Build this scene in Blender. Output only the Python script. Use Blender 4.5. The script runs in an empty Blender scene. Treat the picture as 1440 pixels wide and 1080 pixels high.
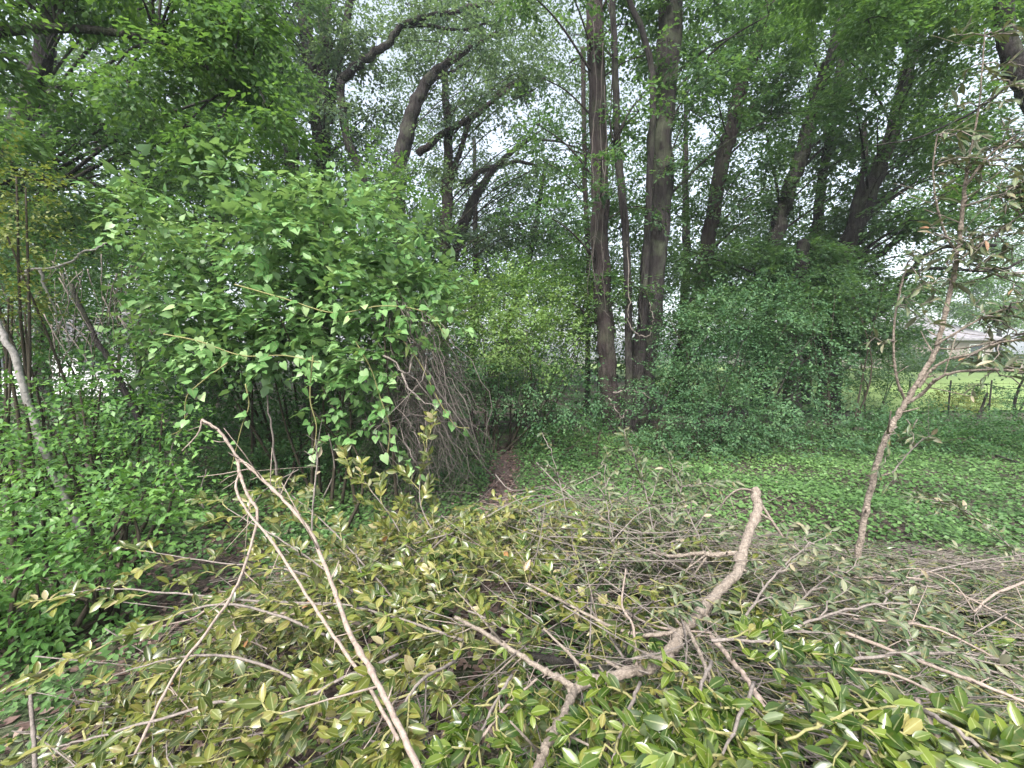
import bpy, math, random
import numpy as np
from mathutils import Vector, Matrix

rng = np.random.default_rng(7)
random.seed(7)
R = math.radians
sc = bpy.context.scene
col = sc.collection

# ------------------------------------------------------------------ camera
F = 583.0            # focal length in pixels of the 1440 wide photograph
PITCH = R(4.0)
EYE = 1.6
cam_d = bpy.data.cameras.new("camera")
cam_d.sensor_fit = 'HORIZONTAL'; cam_d.sensor_width = 36.0
cam_d.lens = F / 1440 * 36
cam_d.clip_start = 0.02; cam_d.clip_end = 2000
cam = bpy.data.objects.new("camera", cam_d); col.objects.link(cam)
cam.location = (0, 0, EYE)
cam.rotation_euler = (R(90) - PITCH, 0, 0)
sc.camera = cam

# ------------------------------------------------------------------ world, sun, exposure
SUN_EL, SUN_AZ = R(52), R(200)      # high soft sun behind the camera (overcast)
w = bpy.data.worlds.new("World"); sc.world = w; w.use_nodes = True
nt = w.node_tree; nt.nodes.clear()
sky = nt.nodes.new("ShaderNodeTexSky"); sky.sky_type = 'NISHITA'; sky.sun_disc = False
sky.sun_elevation = SUN_EL; sky.sun_rotation = SUN_AZ
sky.air_density = 1.0; sky.dust_density = 4.0; sky.ozone_density = 1.0
hs = nt.nodes.new("ShaderNodeHueSaturation"); hs.inputs['Saturation'].default_value = 0.48
bg = nt.nodes.new("ShaderNodeBackground"); bg.inputs[1].default_value = 0.12
ow = nt.nodes.new("ShaderNodeOutputWorld")
nt.links.new(sky.outputs[0], hs.inputs['Color']); nt.links.new(hs.outputs[0], bg.inputs[0]); nt.links.new(bg.outputs[0], ow.inputs[0])
sl = bpy.data.lights.new("sun", 'SUN'); sl.energy = 1.5; sl.angle = R(10); sl.color = (1.0, 0.97, 0.92)
so = bpy.data.objects.new("sun", sl); col.objects.link(so)
sd = Vector((math.sin(SUN_AZ) * math.cos(SUN_EL), math.cos(SUN_AZ) * math.cos(SUN_EL), math.sin(SUN_EL)))
so.rotation_euler = sd.to_track_quat('Z', 'Y').to_euler()
so.location = sd * 50
sc.view_settings.view_transform = 'Standard'; sc.view_settings.look = 'None'
sc.view_settings.gamma = 1; sc.view_settings.use_curve_mapping = False
sc.view_settings.exposure = 2.05
HAZE = 0.0010
cy = sc.cycles
cy.volume_bounces = 1
cy.max_bounces = 9; cy.diffuse_bounces = 3; cy.glossy_bounces = 2; cy.transmission_bounces = 5
cy.transparent_max_bounces = 6; cy.caustics_reflective = False; cy.caustics_refractive = False

# ------------------------------------------------------------------ pixel <-> place
CP, SP = math.cos(PITCH), math.sin(PITCH)
def W(px, py, Y):
    dx = (px - 720) / F; dy = (540 - py) / F
    y = CP + SP * dy; z = -SP + CP * dy
    k = Y / y
    return np.array((dx * k, Y, EYE + z * k))
def G(px, py, z=0.0):
    dx = (px - 720) / F; dy = (540 - py) / F
    y = CP + SP * dy; zz = -SP + CP * dy
    k = (z - EYE) / zz
    return np.array((dx * k, y * k, z))
def proj(P):
    P = np.atleast_2d(P); d = P - np.array((0, 0, EYE))
    f = d[:, 1] * CP - d[:, 2] * SP; u = d[:, 1] * SP + d[:, 2] * CP
    f = np.where(f < 0.01, 0.01, f)
    return 720 + F * d[:, 0] / f, 540 - F * u / f, f

# ------------------------------------------------------------------ materials
def node(nt, t, **kw):
    n = nt.nodes.new(t)
    for k, v in kw.items():
        setattr(n, k, v)
    return n
def ramp(nt, stops, src):
    r = node(nt, "ShaderNodeValToRGB")
    e = r.color_ramp.elements
    while len(e) < len(stops): e.new(0.5)
    for i, (p, c) in enumerate(stops):
        e[i].position = p; e[i].color = (*c, 1)
    nt.links.new(src, r.inputs[0])
    return r.outputs[0]
def leaf_mat(name, stops, rough=0.45, trans=0.35, spec=0.28, rib=0.0, spot=0.0, back=None, tsat=(1.0, 1.15, 0.5)):
    m = bpy.data.materials.new(name); m.use_nodes = True
    nt = m.node_tree; nt.nodes.clear(); L = nt.links
    a = node(nt, "ShaderNodeAttribute", attribute_name="v")
    c = ramp(nt, stops, a.outputs['Fac'])
    if spot > 0:
        tc = node(nt, "ShaderNodeNewGeometry")
        nz = node(nt, "ShaderNodeTexNoise"); nz.inputs['Scale'].default_value = 55; nz.inputs['Detail'].default_value = 3
        L.new(tc.outputs['Position'], nz.inputs['Vector'])
        mr = node(nt, "ShaderNodeMapRange"); mr.inputs[1].default_value = 0.56; mr.inputs[2].default_value = 0.66
        mr.inputs[3].default_value = 0; mr.inputs[4].default_value = spot
        L.new(nz.outputs[0], mr.inputs[0])
        mx = node(nt, "ShaderNodeMix", data_type='RGBA'); mx.inputs[7].default_value = (0.17, 0.11, 0.045, 1)
        L.new(mr.outputs[0], mx.inputs[0]); L.new(c, mx.inputs[6]); c = mx.outputs[2]
    if rib > 0:
        b = node(nt, "ShaderNodeAttribute", attribute_name="w")
        ab = node(nt, "ShaderNodeMath", operation='ABSOLUTE'); L.new(b.outputs['Fac'], ab.inputs[0])
        mr = node(nt, "ShaderNodeMapRange"); mr.inputs[1].default_value = 0.02; mr.inputs[2].default_value = 0.16
        mr.inputs[3].default_value = rib; mr.inputs[4].default_value = 0
        L.new(ab.outputs[0], mr.inputs[0])
        mx = node(nt, "ShaderNodeMix", data_type='RGBA'); mx.inputs[7].default_value = (0.42, 0.44, 0.22, 1)
        L.new(mr.outputs[0], mx.inputs[0]); L.new(c, mx.inputs[6]); c = mx.outputs[2]
    if back:
        g = node(nt, "ShaderNodeNewGeometry")
        mx = node(nt, "ShaderNodeMix", data_type='RGBA'); mx.inputs[7].default_value = (*back, 1)
        ml = node(nt, "ShaderNodeMath", operation='MULTIPLY'); ml.inputs[1].default_value = 0.75
        L.new(g.outputs['Backfacing'], ml.inputs[0])
        L.new(ml.outputs[0], mx.inputs[0]); L.new(c, mx.inputs[6]); c = mx.outputs[2]
    p = node(nt, "ShaderNodeBsdfPrincipled")
    p.inputs['Roughness'].default_value = rough; p.inputs['Specular IOR Level'].default_value = spec
    L.new(c, p.inputs['Base Color'])
    t = node(nt, "ShaderNodeBsdfTranslucent")
    mu = node(nt, "ShaderNodeMix", data_type='RGBA', blend_type='MULTIPLY'); mu.inputs[0].default_value = 1
    mu.inputs[7].default_value = (*[min(1, q * 1.3) if q > 1 else q for q in tsat], 1)
    L.new(c, mu.inputs[6]); L.new(mu.outputs[2], t.inputs[0])
    ms = node(nt, "ShaderNodeMixShader"); ms.inputs[0].default_value = trans
    L.new(p.outputs[0], ms.inputs[1]); L.new(t.outputs[0], ms.inputs[2])
    o = node(nt, "ShaderNodeOutputMaterial"); L.new(ms.outputs[0], o.inputs[0])
    return m
def bark_mat(name, c1, c2, scale=(9, 9, 1.4), bump=1.0, rough=0.9, moss=0.0):
    m = bpy.data.materials.new(name); m.use_nodes = True
    nt = m.node_tree; L = nt.links; p = nt.nodes['Principled BSDF']
    tc = node(nt, "ShaderNodeTexCoord"); mp = node(nt, "ShaderNodeMapping"); mp.inputs['Scale'].default_value = scale
    L.new(tc.outputs['Object'], mp.inputs[0])
    nz = node(nt, "ShaderNodeTexNoise"); nz.inputs['Scale'].default_value = 1.6; nz.inputs['Detail'].default_value = 8; nz.inputs['Roughness'].default_value = 0.7
    L.new(mp.outputs[0], nz.inputs['Vector'])
    vo = node(nt, "ShaderNodeTexVoronoi", feature='DISTANCE_TO_EDGE'); vo.inputs['Scale'].default_value = 1.3
    L.new(mp.outputs[0], vo.inputs['Vector'])
    c = ramp(nt, [(0.3, c1), (0.52, tuple((a + b) / 2 for a, b in zip(c1, c2))), (0.72, c2)], nz.outputs[0])
    if moss > 0:
        n2 = node(nt, "ShaderNodeTexNoise"); n2.inputs['Scale'].default_value = 3.0; n2.inputs['Detail'].default_value = 5
        L.new(tc.outputs['Object'], n2.inputs['Vector'])
        mr = node(nt, "ShaderNodeMapRange"); mr.inputs[1].default_value = 0.5; mr.inputs[2].default_value = 0.65; mr.inputs[4].default_value = moss
        L.new(n2.outputs[0], mr.inputs[0])
        mx = node(nt, "ShaderNodeMix", data_type='RGBA'); mx.inputs[7].default_value = (0.10, 0.12, 0.07, 1)
        L.new(mr.outputs[0], mx.inputs[0]); L.new(c, mx.inputs[6]); c = mx.outputs[2]
    L.new(c, p.inputs['Base Color']); p.inputs['Roughness'].default_value = rough; p.inputs['Specular IOR Level'].default_value = .2
    ad = node(nt, "ShaderNodeMath", operation='MULTIPLY_ADD'); ad.inputs[1].default_value = 0.8
    L.new(vo.outputs[0], ad.inputs[0]); L.new(nz.outputs[0], ad.inputs[2])
    bp = node(nt, "ShaderNodeBump"); bp.inputs['Strength'].default_value = bump; bp.inputs['Distance'].default_value = 0.09
    L.new(ad.outputs[0], bp.inputs['Height']); L.new(bp.outputs[0], p.inputs['Normal'])
    return m
def plain_mat(name, c1, c2, scale=20, rough=0.8, bump=0.3):
    m = bpy.data.materials.new(name); m.use_nodes = True
    nt = m.node_tree; L = nt.links; p = nt.nodes['Principled BSDF']
    tc = node(nt, "ShaderNodeTexCoord")
    nz = node(nt, "ShaderNodeTexNoise"); nz.inputs['Scale'].default_value = scale; nz.inputs['Detail'].default_value = 8
    L.new(tc.outputs['Object'], nz.inputs['Vector'])
    L.new(ramp(nt, [(0.35, c1), (0.65, c2)], nz.outputs[0]), p.inputs['Base Color'])
    p.inputs['Roughness'].default_value = rough
    bp = node(nt, "ShaderNodeBump"); bp.inputs['Strength'].default_value = bump; bp.inputs['Distance'].default_value = 0.01
    L.new(nz.outputs[0], bp.inputs['Height']); L.new(bp.outputs[0], p.inputs['Normal'])
    return m

M = {}
M['canopy'] = leaf_mat('canopy_leaf', [(0, (0.048, 0.105, 0.052)), (.5, (0.085, 0.165, 0.075)), (1, (0.13, 0.225, 0.08))], rough=.42, trans=.55)
M['canopy_haze_tint'] = leaf_mat('haze_tinted_canopy_leaf', [(0, (0.065, 0.115, 0.085)), (.5, (0.10, 0.16, 0.11)), (1, (0.14, 0.205, 0.125))], rough=.45, trans=.55)  # pale bluish haze of distance is put into this leaf colour
M['canopy_light'] = leaf_mat('light_canopy_leaf', [(0, (0.055, 0.125, 0.045)), (.5, (0.10, 0.195, 0.065)), (1, (0.165, 0.28, 0.085))], rough=.42, trans=.55)
M['vine'] = leaf_mat('vine_leaf', [(0, (0.06, 0.15, 0.04)), (.5, (0.13, 0.27, 0.085)), (.75, (0.24, 0.40, 0.16)), (.92, (0.36, 0.50, 0.27)), (1, (0.38, 0.50, 0.10))], rough=.36, trans=.4, rib=.25, back=(0.17, 0.27, 0.15))
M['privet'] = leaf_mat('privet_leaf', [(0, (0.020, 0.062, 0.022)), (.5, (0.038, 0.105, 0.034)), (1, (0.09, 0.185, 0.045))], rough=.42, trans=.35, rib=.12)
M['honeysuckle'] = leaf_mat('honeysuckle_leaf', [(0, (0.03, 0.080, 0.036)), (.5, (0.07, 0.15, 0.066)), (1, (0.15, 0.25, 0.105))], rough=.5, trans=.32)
M['lime'] = leaf_mat('lime_leaf', [(0, (0.07, 0.15, 0.04)), (.5, (0.15, 0.25, 0.075)), (1, (0.27, 0.37, 0.13))], rough=.45, trans=.4)
M['yellowish'] = leaf_mat('yellowish_leaf', [(0, (0.09, 0.12, 0.03)), (.5, (0.17, 0.21, 0.06)), (1, (0.30, 0.31, 0.12))], rough=.5, trans=.4)
M['olive'] = leaf_mat('olive_bough_leaf', [(0, (0.030, 0.050, 0.010)), (.35, (0.062, 0.088, 0.018)), (.66, (0.120, 0.140, 0.022)), (.86, (0.215, 0.205, 0.055)), (.95, (0.30, 0.26, 0.15)), (1, (0.28, 0.13, 0.05))], rough=.3, spec=.42, trans=.22, rib=.35, spot=.55, back=(0.20, 0.205, 0.12))
M['glossy'] = leaf_mat('glossy_bough_leaf', [(0, (0.016, 0.038, 0.006)), (.5, (0.055, 0.095, 0.011)), (.85, (0.13, 0.175, 0.025)), (1, (0.26, 0.20, 0.08))], rough=.27, spec=.5, trans=.18, rib=.35, spot=.2, back=(0.15, 0.19, 0.10))
M['wilted'] = leaf_mat('wilted_bough_leaf', [(0, (0.022, 0.045, 0.018)), (.4, (0.055, 0.085, 0.036)), (.72, (0.11, 0.135, 0.075)), (.92, (0.24, 0.23, 0.16)), (1, (0.26, 0.14, 0.08))], rough=.4, trans=.15, rib=.3, spot=.5, back=(0.20, 0.21, 0.15))
M['fresh'] = leaf_mat('fresh_shrub_leaf', [(0, (0.04, 0.11, 0.03)), (.5, (0.11, 0.24, 0.06)), (1, (0.23, 0.40, 0.10))], rough=.4, trans=.38, rib=.15)
M['ivy'] = leaf_mat('ground_ivy_leaf', [(0, (0.038, 0.088, 0.028)), (.5, (0.09, 0.18, 0.055)), (1, (0.18, 0.30, 0.10))], rough=.45, trans=.3)
M['litter'] = leaf_mat('dead_litter_leaf', [(0, (0.08, 0.05, 0.043)), (.5, (0.17, 0.115, 0.10)), (1, (0.34, 0.26, 0.22))], rough=.8, trans=.1, spec=.2)
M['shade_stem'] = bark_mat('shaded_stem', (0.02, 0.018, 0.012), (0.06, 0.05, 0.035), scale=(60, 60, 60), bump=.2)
M['bark'] = bark_mat('grey_brown_bark', (0.014, 0.012, 0.011), (0.058, 0.051, 0.049), moss=.5)
M['bark_red'] = bark_mat('brown_bark', (0.016, 0.012, 0.011), (0.060, 0.047, 0.045), moss=.25)
M['bark_dark'] = bark_mat('dark_bark', (0.012, 0.010, 0.010), (0.05, 0.043, 0.041), moss=.3)
M['bark_pale'] = bark_mat('pale_bark', (0.13, 0.125, 0.115), (0.33, 0.31, 0.29), scale=(20, 20, 20), bump=.3)
M['cut_wood'] = bark_mat('cut_branch_bark', (0.13, 0.105, 0.085), (0.34, 0.29, 0.24), scale=(45, 45, 45), bump=.45)
M['peeled'] = bark_mat('peeled_branch', (0.17, 0.13, 0.11), (0.36, 0.30, 0.25), scale=(40, 40, 40), bump=.25, rough=.6)
M['twig_dark'] = bark_mat('old_dead_twig', (0.05, 0.042, 0.038), (0.16, 0.14, 0.125), scale=(60, 60, 60), bump=.2)
M['twig'] = bark_mat('dead_twig', (0.10, 0.085, 0.075), (0.27, 0.235, 0.21), scale=(60, 60, 60), bump=.2)
M['green_twig'] = bark_mat('green_twig', (0.13, 0.14, 0.05), (0.30, 0.27, 0.13), scale=(60, 60, 60), bump=.2)

# ------------------------------------------------------------------ mesh building
def mesh_from(name, verts, faces_list, mats, v=None, w_=None, smooth=False, mi=None):
    """faces_list: list of (n,k) int arrays; v per face, w_ per vertex"""
    me = bpy.data.meshes.new(name)
    verts = np.asarray(verts, np.float32)
    me.vertices.add(len(verts)); me.vertices.foreach_set('co', verts.ravel())
    loops = np.concatenate([f.ravel() for f in faces_list]).astype(np.int32)
    sizes = np.concatenate([np.full(len(f), f.shape[1], np.int32) for f in faces_list])
    starts = np.concatenate([[0], np.cumsum(sizes)[:-1]]).astype(np.int32)
    me.loops.add(len(loops)); me.loops.foreach_set('vertex_index', loops)
    me.polygons.add(len(sizes)); me.polygons.foreach_set('loop_start', starts)
    if mi is not None: me.polygons.foreach_set('material_index', np.asarray(mi, np.int32))
    me.polygons.foreach_set('use_smooth', np.full(len(sizes), smooth))
    if v is not None:
        a = me.attributes.new('v', 'FLOAT', 'FACE'); a.data.foreach_set('value', np.asarray(v, np.float32))
    if w_ is not None:
        a = me.attributes.new('w', 'FLOAT', 'POINT'); a.data.foreach_set('value', np.asarray(w_, np.float32))
    for m in mats: me.materials.append(m)
    me.update(calc_edges=True)
    return me
def link(name, me, parent=None, loc=None):
    o = bpy.data.objects.new(name, me); col.objects.link(o)
    if parent is not None: o.parent = parent
    if loc is not None: o.location = loc
    return o
def thing(name, label, cat, loc=(0, 0, 0), group=None):
    o = bpy.data.objects.new(name, None); col.objects.link(o); o.empty_display_size = 0.2
    o.location = tuple(float(q) for q in loc); o['label'] = label; o['category'] = cat
    if group: o['group'] = group
    return o
def org(root):
    return np.array(root.location) if root is not None else np.zeros(3)

def smooth_path(P, n=6):
    P = np.asarray(P, float)
    if len(P) < 3: 
        t = np.linspace(0, 1, n + 1)[:, None]; return P[0] * (1 - t) + P[-1] * t
    Q = np.vstack([2 * P[0] - P[1], P, 2 * P[-1] - P[-2]]); out = []
    for i in range(1, len(Q) - 2):
        for t in np.linspace(0, 1, n, endpoint=False):
            a, b, c, d = Q[i - 1], Q[i], Q[i + 1], Q[i + 2]
            out.append(0.5 * ((2 * b) + (-a + c) * t + (2 * a - 5 * b + 4 * c - d) * t * t + (-a + 3 * b - 3 * c + d) * t ** 3))
    out.append(P[-1]); return np.array(out)
class Tubes:
    def __init__(s): s.V = []; s.Q = []; s.T = []; s.n = 0
    def add(s, P, r, sides=5, rough=0.0, seed=0):
        P = np.asarray(P, float); n = len(P)
        r = np.interp(np.linspace(0, 1, n), np.linspace(0, 1, len(np.atleast_1d(r))), np.atleast_1d(r)) if not np.isscalar(r) else np.full(n, r)
        T = np.gradient(P, axis=0); T /= np.linalg.norm(T, axis=1)[:, None] + 1e-9
        ref = np.array((0, 0, 1.)) if abs(T[:, 2]).mean() < .8 else np.array((1., 0, 0))
        A = np.cross(T, ref); A /= np.linalg.norm(A, axis=1)[:, None] + 1e-9
        B = np.cross(T, A)
        th = np.linspace(0, 2 * np.pi, sides, endpoint=False)
        rr = r[:, None] * np.ones(sides)[None]
        if rough > 0:
            k = np.arange(n)[:, None] * 0.35 + seed
            rr = rr * (1 + rough * (np.sin(th * 3 + k) * .4 + np.sin(th * 5 - k * .7) * .4 + rng.normal(0, .35, (n, sides))))
        V = P[:, None] + rr[..., None] * (np.cos(th)[None, :, None] * A[:, None] + np.sin(th)[None, :, None] * B[:, None])
        i = np.arange(n - 1)[:, None] * sides; j = np.arange(sides)[None]; j2 = (j + 1) % sides
        q = np.stack([i + j, i + sides + j, i + sides + j2, i + j2], -1).reshape(-1, 4) + s.n
        s.V.append(V.reshape(-1, 3)); s.Q.append(q)
        tipc = P[-1] + T[-1] * r[-1] * .6
        s.V.append(np.vstack([tipc, P[0] - T[0] * r[0] * .1])); e = s.n + n * sides
        js = np.arange(sides); j2 = (js + 1) % sides
        b = s.n + (n - 1) * sides
        s.T.append(np.stack([b + js, np.full(sides, e), b + j2], -1)[:, ::-1][:, ::-1])
        s.T.append(np.stack([s.n + j2, np.full(sides, e + 1), s.n + js], -1))
        s.n += n * sides + 2
    def build(s, name, mat, parent=None, kind=None, smooth=True, loc=None):
        if not s.V: return None
        base = org(parent) if loc is None else np.asarray(loc)
        me = mesh_from(name, np.vstack(s.V) - base, [np.vstack(s.Q), np.vstack(s.T)], [mat], smooth=smooth)
        o = link(name, me, parent)
        if loc is not None and parent is None: o.location = tuple(loc)
        if kind: o['kind'] = kind
        return o

# leaf templates -------------------------------------------------------------
def blade(xs, sx, ws, fold=0.25, curl=0.12):
    n = len(xs); V = []; Wt = []; Fc = []
    spine = []; lft = []; rgt = []
    for i in range(n):
        spine.append(len(V)); V.append((xs[i], 0, -curl * xs[i] ** 2)); Wt.append(0)
        if ws[i] > 0:
            lft.append(len(V)); V.append((sx[i], ws[i], fold * ws[i] - curl * sx[i] ** 2)); Wt.append(1)
            rgt.append(len(V)); V.append((sx[i], -ws[i], fold * ws[i] - curl * sx[i] ** 2)); Wt.append(-1)
        else: lft.append(None); rgt.append(None)
    for i in range(n - 1):
        a, b = spine[i], spine[i + 1]
        for S, flip in ((lft, False), (rgt, True)):
            p, q = S[i], S[i + 1]
            tris = []
            if p is None and q is not None: tris = [(a, b, q)]
            elif p is not None and q is None: tris = [(a, b, p)]
            elif p is not None: tris = [(a, b, q), (a, q, p)]
            for t in tris: Fc.append(t if not flip else (t[0], t[2], t[1]))
    return np.array(V, float), np.array(Fc), np.array(Wt, float)
LEAF = {
    'tiny': (np.array([(0, 0, 0), (.5, .30, .06), (1, 0, -.06), (.5, -.30, .06)], float), np.array([(0, 2, 1), (0, 3, 2)]), np.array([0, 1, 0, -1.])),
    'broad': (np.array([(0, 0, 0), (.5, .42, .06), (1, 0, -.06), (.5, -.42, .06)], float), np.array([(0, 2, 1), (0, 3, 2)]), np.array([0, 1, 0, -1.])),
    'oval': blade([0, .45, 1], [0, .45, 1], [0, .28, 0], .2, .12),
    'round': blade([0, .3, .75, 1], [-.05, .25, .72, 1], [.0, .40, .34, 0], .15, .15),
    'round_lo': blade([0, .45, 1], [-.05, .42, 1], [0, .44, 0], .15, .15),
    'lance': blade([0, .3, .7, 1], [0, .3, .7, 1], [0, .17, .14, 0], .3, .2),
    'ell': blade([0, .16, .42, .7, .9, 1], [0, .16, .42, .7, .9, 1], [0, .13, .225, .20, .09, 0], .32, .16),
    'ell_lo': blade([0, .22, .58, .88, 1], [0, .22, .58, .88, 1], [0, .17, .225, .10, 0], .32, .16),
    'ell_curl': blade([0, .16, .42, .7, .9, 1], [0, .16, .42, .7, .9, 1], [0, .10, .17, .15, .07, 0], .75, .42),
    'ell_cup': blade([0, .16, .42, .7, .9, 1], [0, .16, .42, .7, .9, 1], [0, .11, .20, .18, .08, 0], .6, -.12),
    'ell_wide': blade([0, .16, .42, .7, .9, 1], [0, .16, .42, .7, .9, 1], [0, .15, .265, .235, .10, 0], .18, .26),
    'long': blade([0, .16, .42, .7, .9, 1], [0, .16, .42, .7, .9, 1], [0, .07, .13, .12, .05, 0], .4, .3),
    'heart_far': blade([0, .4, 1], [-.12, .33, 1], [.26, .42, 0], .16, .2),
    'heart': blade([0, .2, .5, .8, 1], [-.13, .02, .33, .68, 1], [.22, .42, .42, .22, 0], .16, .2),
}
def rotmats(fwd, up):
    """fwd (N,3) leaf axis, up (N,3) approx normal -> (N,3,3) columns x,y,z"""
    x = fwd / (np.linalg.norm(fwd, axis=1)[:, None] + 1e-9)
    y = np.cross(up, x); y /= np.linalg.norm(y, axis=1)[:, None] + 1e-9
    z = np.cross(x, y)
    return np.stack([x, y, z], -1)
class Leaves:
    """collected leaf transforms of one plant"""
    def __init__(s): s.p = []; s.R = []; s.s = []; s.v = []
    def add(s, p, Rm, sc_, v):
        s.p.append(p); s.R.append(Rm); s.s.append(sc_); s.v.append(v)
    def get(s): return np.concatenate(s.p), np.concatenate(s.R), np.concatenate(s.s), np.concatenate(s.v)
    def count(s): return sum(len(q) for q in s.p)
VB = 8
LM = {}
def leaf_mesh(kind, mat, vb):
    k = (kind, mat, vb)
    if k not in LM:
        V, Fc, Wt = LEAF[kind]
        LM[k] = mesh_from('leaf', V, [Fc], [M[mat]], v=np.full(len(Fc), (vb + .5) / VB), w_=Wt, smooth=True)
    return LM[k]
def emit(root, lv, kind, mat, nobj=0, name='foliage', minpx=10, kind2=None, mass='stuff'):
    if not lv.p: return
    p, Rm, s, v = lv.get()
    if nobj > 0:
        px, py, f = proj(p)
        size = s * F / f
        vis = (px > 0) & (px < 1440) & (py > 0) & (py < 1080) & (f > .1)
        size = np.where(vis, size, 0)
        idx = np.argsort(-size)[:nobj]; idx = idx[size[idx] >= minpx]
        o0 = org(root)
        vb = np.clip((v[idx] * VB).astype(int), 0, VB - 1)
        kinds = {'ell': ('ell', 'ell_cup', 'ell_wide', 'ell_curl'), 'ell_curl': ('ell_curl', 'ell_cup', 'ell_curl', 'ell')}.get(kind, (kind,))
        for i, b in zip(idx, vb):
            o = bpy.data.objects.new('leaf', leaf_mesh(kinds[int(i) * 7 % 11 % len(kinds)], mat, int(b))); col.objects.link(o); o.parent = root
            m = Matrix.Identity(4)
            A = Rm[i] * s[i]; q = p[i] - o0
            o.matrix_basis = Matrix(((A[0, 0], A[0, 1], A[0, 2], q[0]), (A[1, 0], A[1, 1], A[1, 2], q[1]), (A[2, 0], A[2, 1], A[2, 2], q[2]), (0, 0, 0, 1)))
        keep = np.ones(len(p), bool); keep[idx] = False
        p, Rm, s, v = p[keep], Rm[keep], s[keep], v[keep]
    if len(p) == 0: return
    V, Fc, Wt = LEAF[kind2 or kind]
    K = len(V); N = len(p)
    VV = np.einsum('nij,kj->nki', Rm, V) * s[:, None, None] + p[:, None]
    FF = (Fc[None] + (np.arange(N) * K)[:, None, None]).reshape(-1, 3)
    me = mesh_from(name, VV.reshape(-1, 3) - org(root), [FF], [M[mat]], v=np.repeat(v, len(Fc)), w_=np.tile(Wt, N), smooth=K > 4)
    o = link(name, me, root)
    if mass: o['kind'] = mass
    return o
def norm(a): return a / (np.linalg.norm(a, axis=-1, keepdims=True) + 1e-9)

KN = 2.3            # canopy density
KB = 6.3            # bush density
# sprays: twiglets with leaves on both sides --------------------------------
def sprays(lv, pos, heading, size, leaf, nl=12, tint=None, droop=0.25, jitter=.35, twigs=None, vspread=.5, vbase=0.0, upbias=1.0, svar=.25):
    """pos (N,3), heading (N,3) unit-ish, size (N,) spray length, leaf = leaf length"""
    N = len(pos)
    if N == 0: return
    heading = norm(heading + np.array((0, 0, -droop)))
    side = norm(np.cross(heading, np.array((0, 0, 1.)) + rng.normal(0, .35, (N, 3))))
    up = np.cross(side, heading)
    t = (np.arange(nl) + .5) / nl
    sg = np.where(np.arange(nl) % 2 == 0, 1., -1.)
    P = pos[:, None] + heading[:, None] * (t[None, :, None] * size[:, None, None]) - up[:, None] * (t ** 2 * .15)[None, :, None] * size[:, None, None]
    ax = heading[:, None] * (.55 + .5 * t)[None, :, None] + side[:, None] * (sg * (1 - .6 * t))[None, :, None]
    ax = norm(ax + rng.normal(0, jitter, (N, nl, 3)) + np.array((0, 0, -.12)))
    nrm = norm(up[:, None] * upbias + np.array((0, 0, .5)) + rng.normal(0, jitter, (N, nl, 3)))
    P = P + ax * (leaf * .15) + rng.normal(0, 1, (N, nl, 3)) * leaf * .2
    if tint is None: tint = rng.random(N)
    v = np.clip(vbase + .5 * tint[:, None] + vspread * rng.random((N, nl)) * 1.0, 0, .999)
    s = leaf * rng.uniform(.92 - svar, .92 + svar, (N, nl))
    lv.add(P.reshape(-1, 3), rotmats(ax.reshape(-1, 3), nrm.reshape(-1, 3)), s.ravel(), v.ravel())
    if twigs is not None:
        for i in range(N):
            twigs.add([pos[i] - heading[i] * size[i] * .3, pos[i] + heading[i] * size[i] * .45, pos[i] + heading[i] * size[i] - up[i] * size[i] * .12], [.0045, .003, .0015], 3)

# gaps where the sky shows through the canopy (places in the air, at the trees' distance)
HOLES = [(700, 190, 34), (640, 205, 34), (735, 150, 26), (800, 60, 26), (770, 130, 26), (790, 215, 24), (540, 70, 22), (520, 110, 18),
         (590, 260, 22), (560, 200, 16), (690, 240, 22), (740, 220, 18), (1270, 365, 38), (1240, 345, 20), (95, 95, 18), (60, 120, 16), (150, 150, 14), (250, 165, 20), (130, 130, 14),
         (1000, 60, 18), (990, 180, 22), (970, 330, 20), (1230, 180, 24), (1240, 220, 18), (1350, 130, 34), (1395, 70, 48), (1430, 130, 36), (1400, 220, 24), (1330, 240, 16), (1010, 290, 14),
         (655, 430, 1), (640, 340, 1), (960, 410, 18), (30, 110, 18), (230, 90, 10), (390, 30, 12), (1130, 330, 14), (1160, 300, 12), (820, 20, 18)]
HA = np.array(HOLES, float)
def hole_keep(P, prob=.93, k=1.0):
    px, py, f = proj(P)
    d = np.sqrt((px[:, None] - HA[:, 0]) ** 2 + (py[:, None] - HA[:, 1]) ** 2) / (HA[:, 2] * k)
    inside = (d.min(1) < 1)
    return ~(inside & (rng.random(len(px)) < prob))

def blob_pts(c, r, n, shell=.45):
    d = norm(rng.normal(0, 1, (n, 3))); u = rng.random(n) ** shell
    return c + d * u[:, None] * np.asarray(r), d

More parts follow.
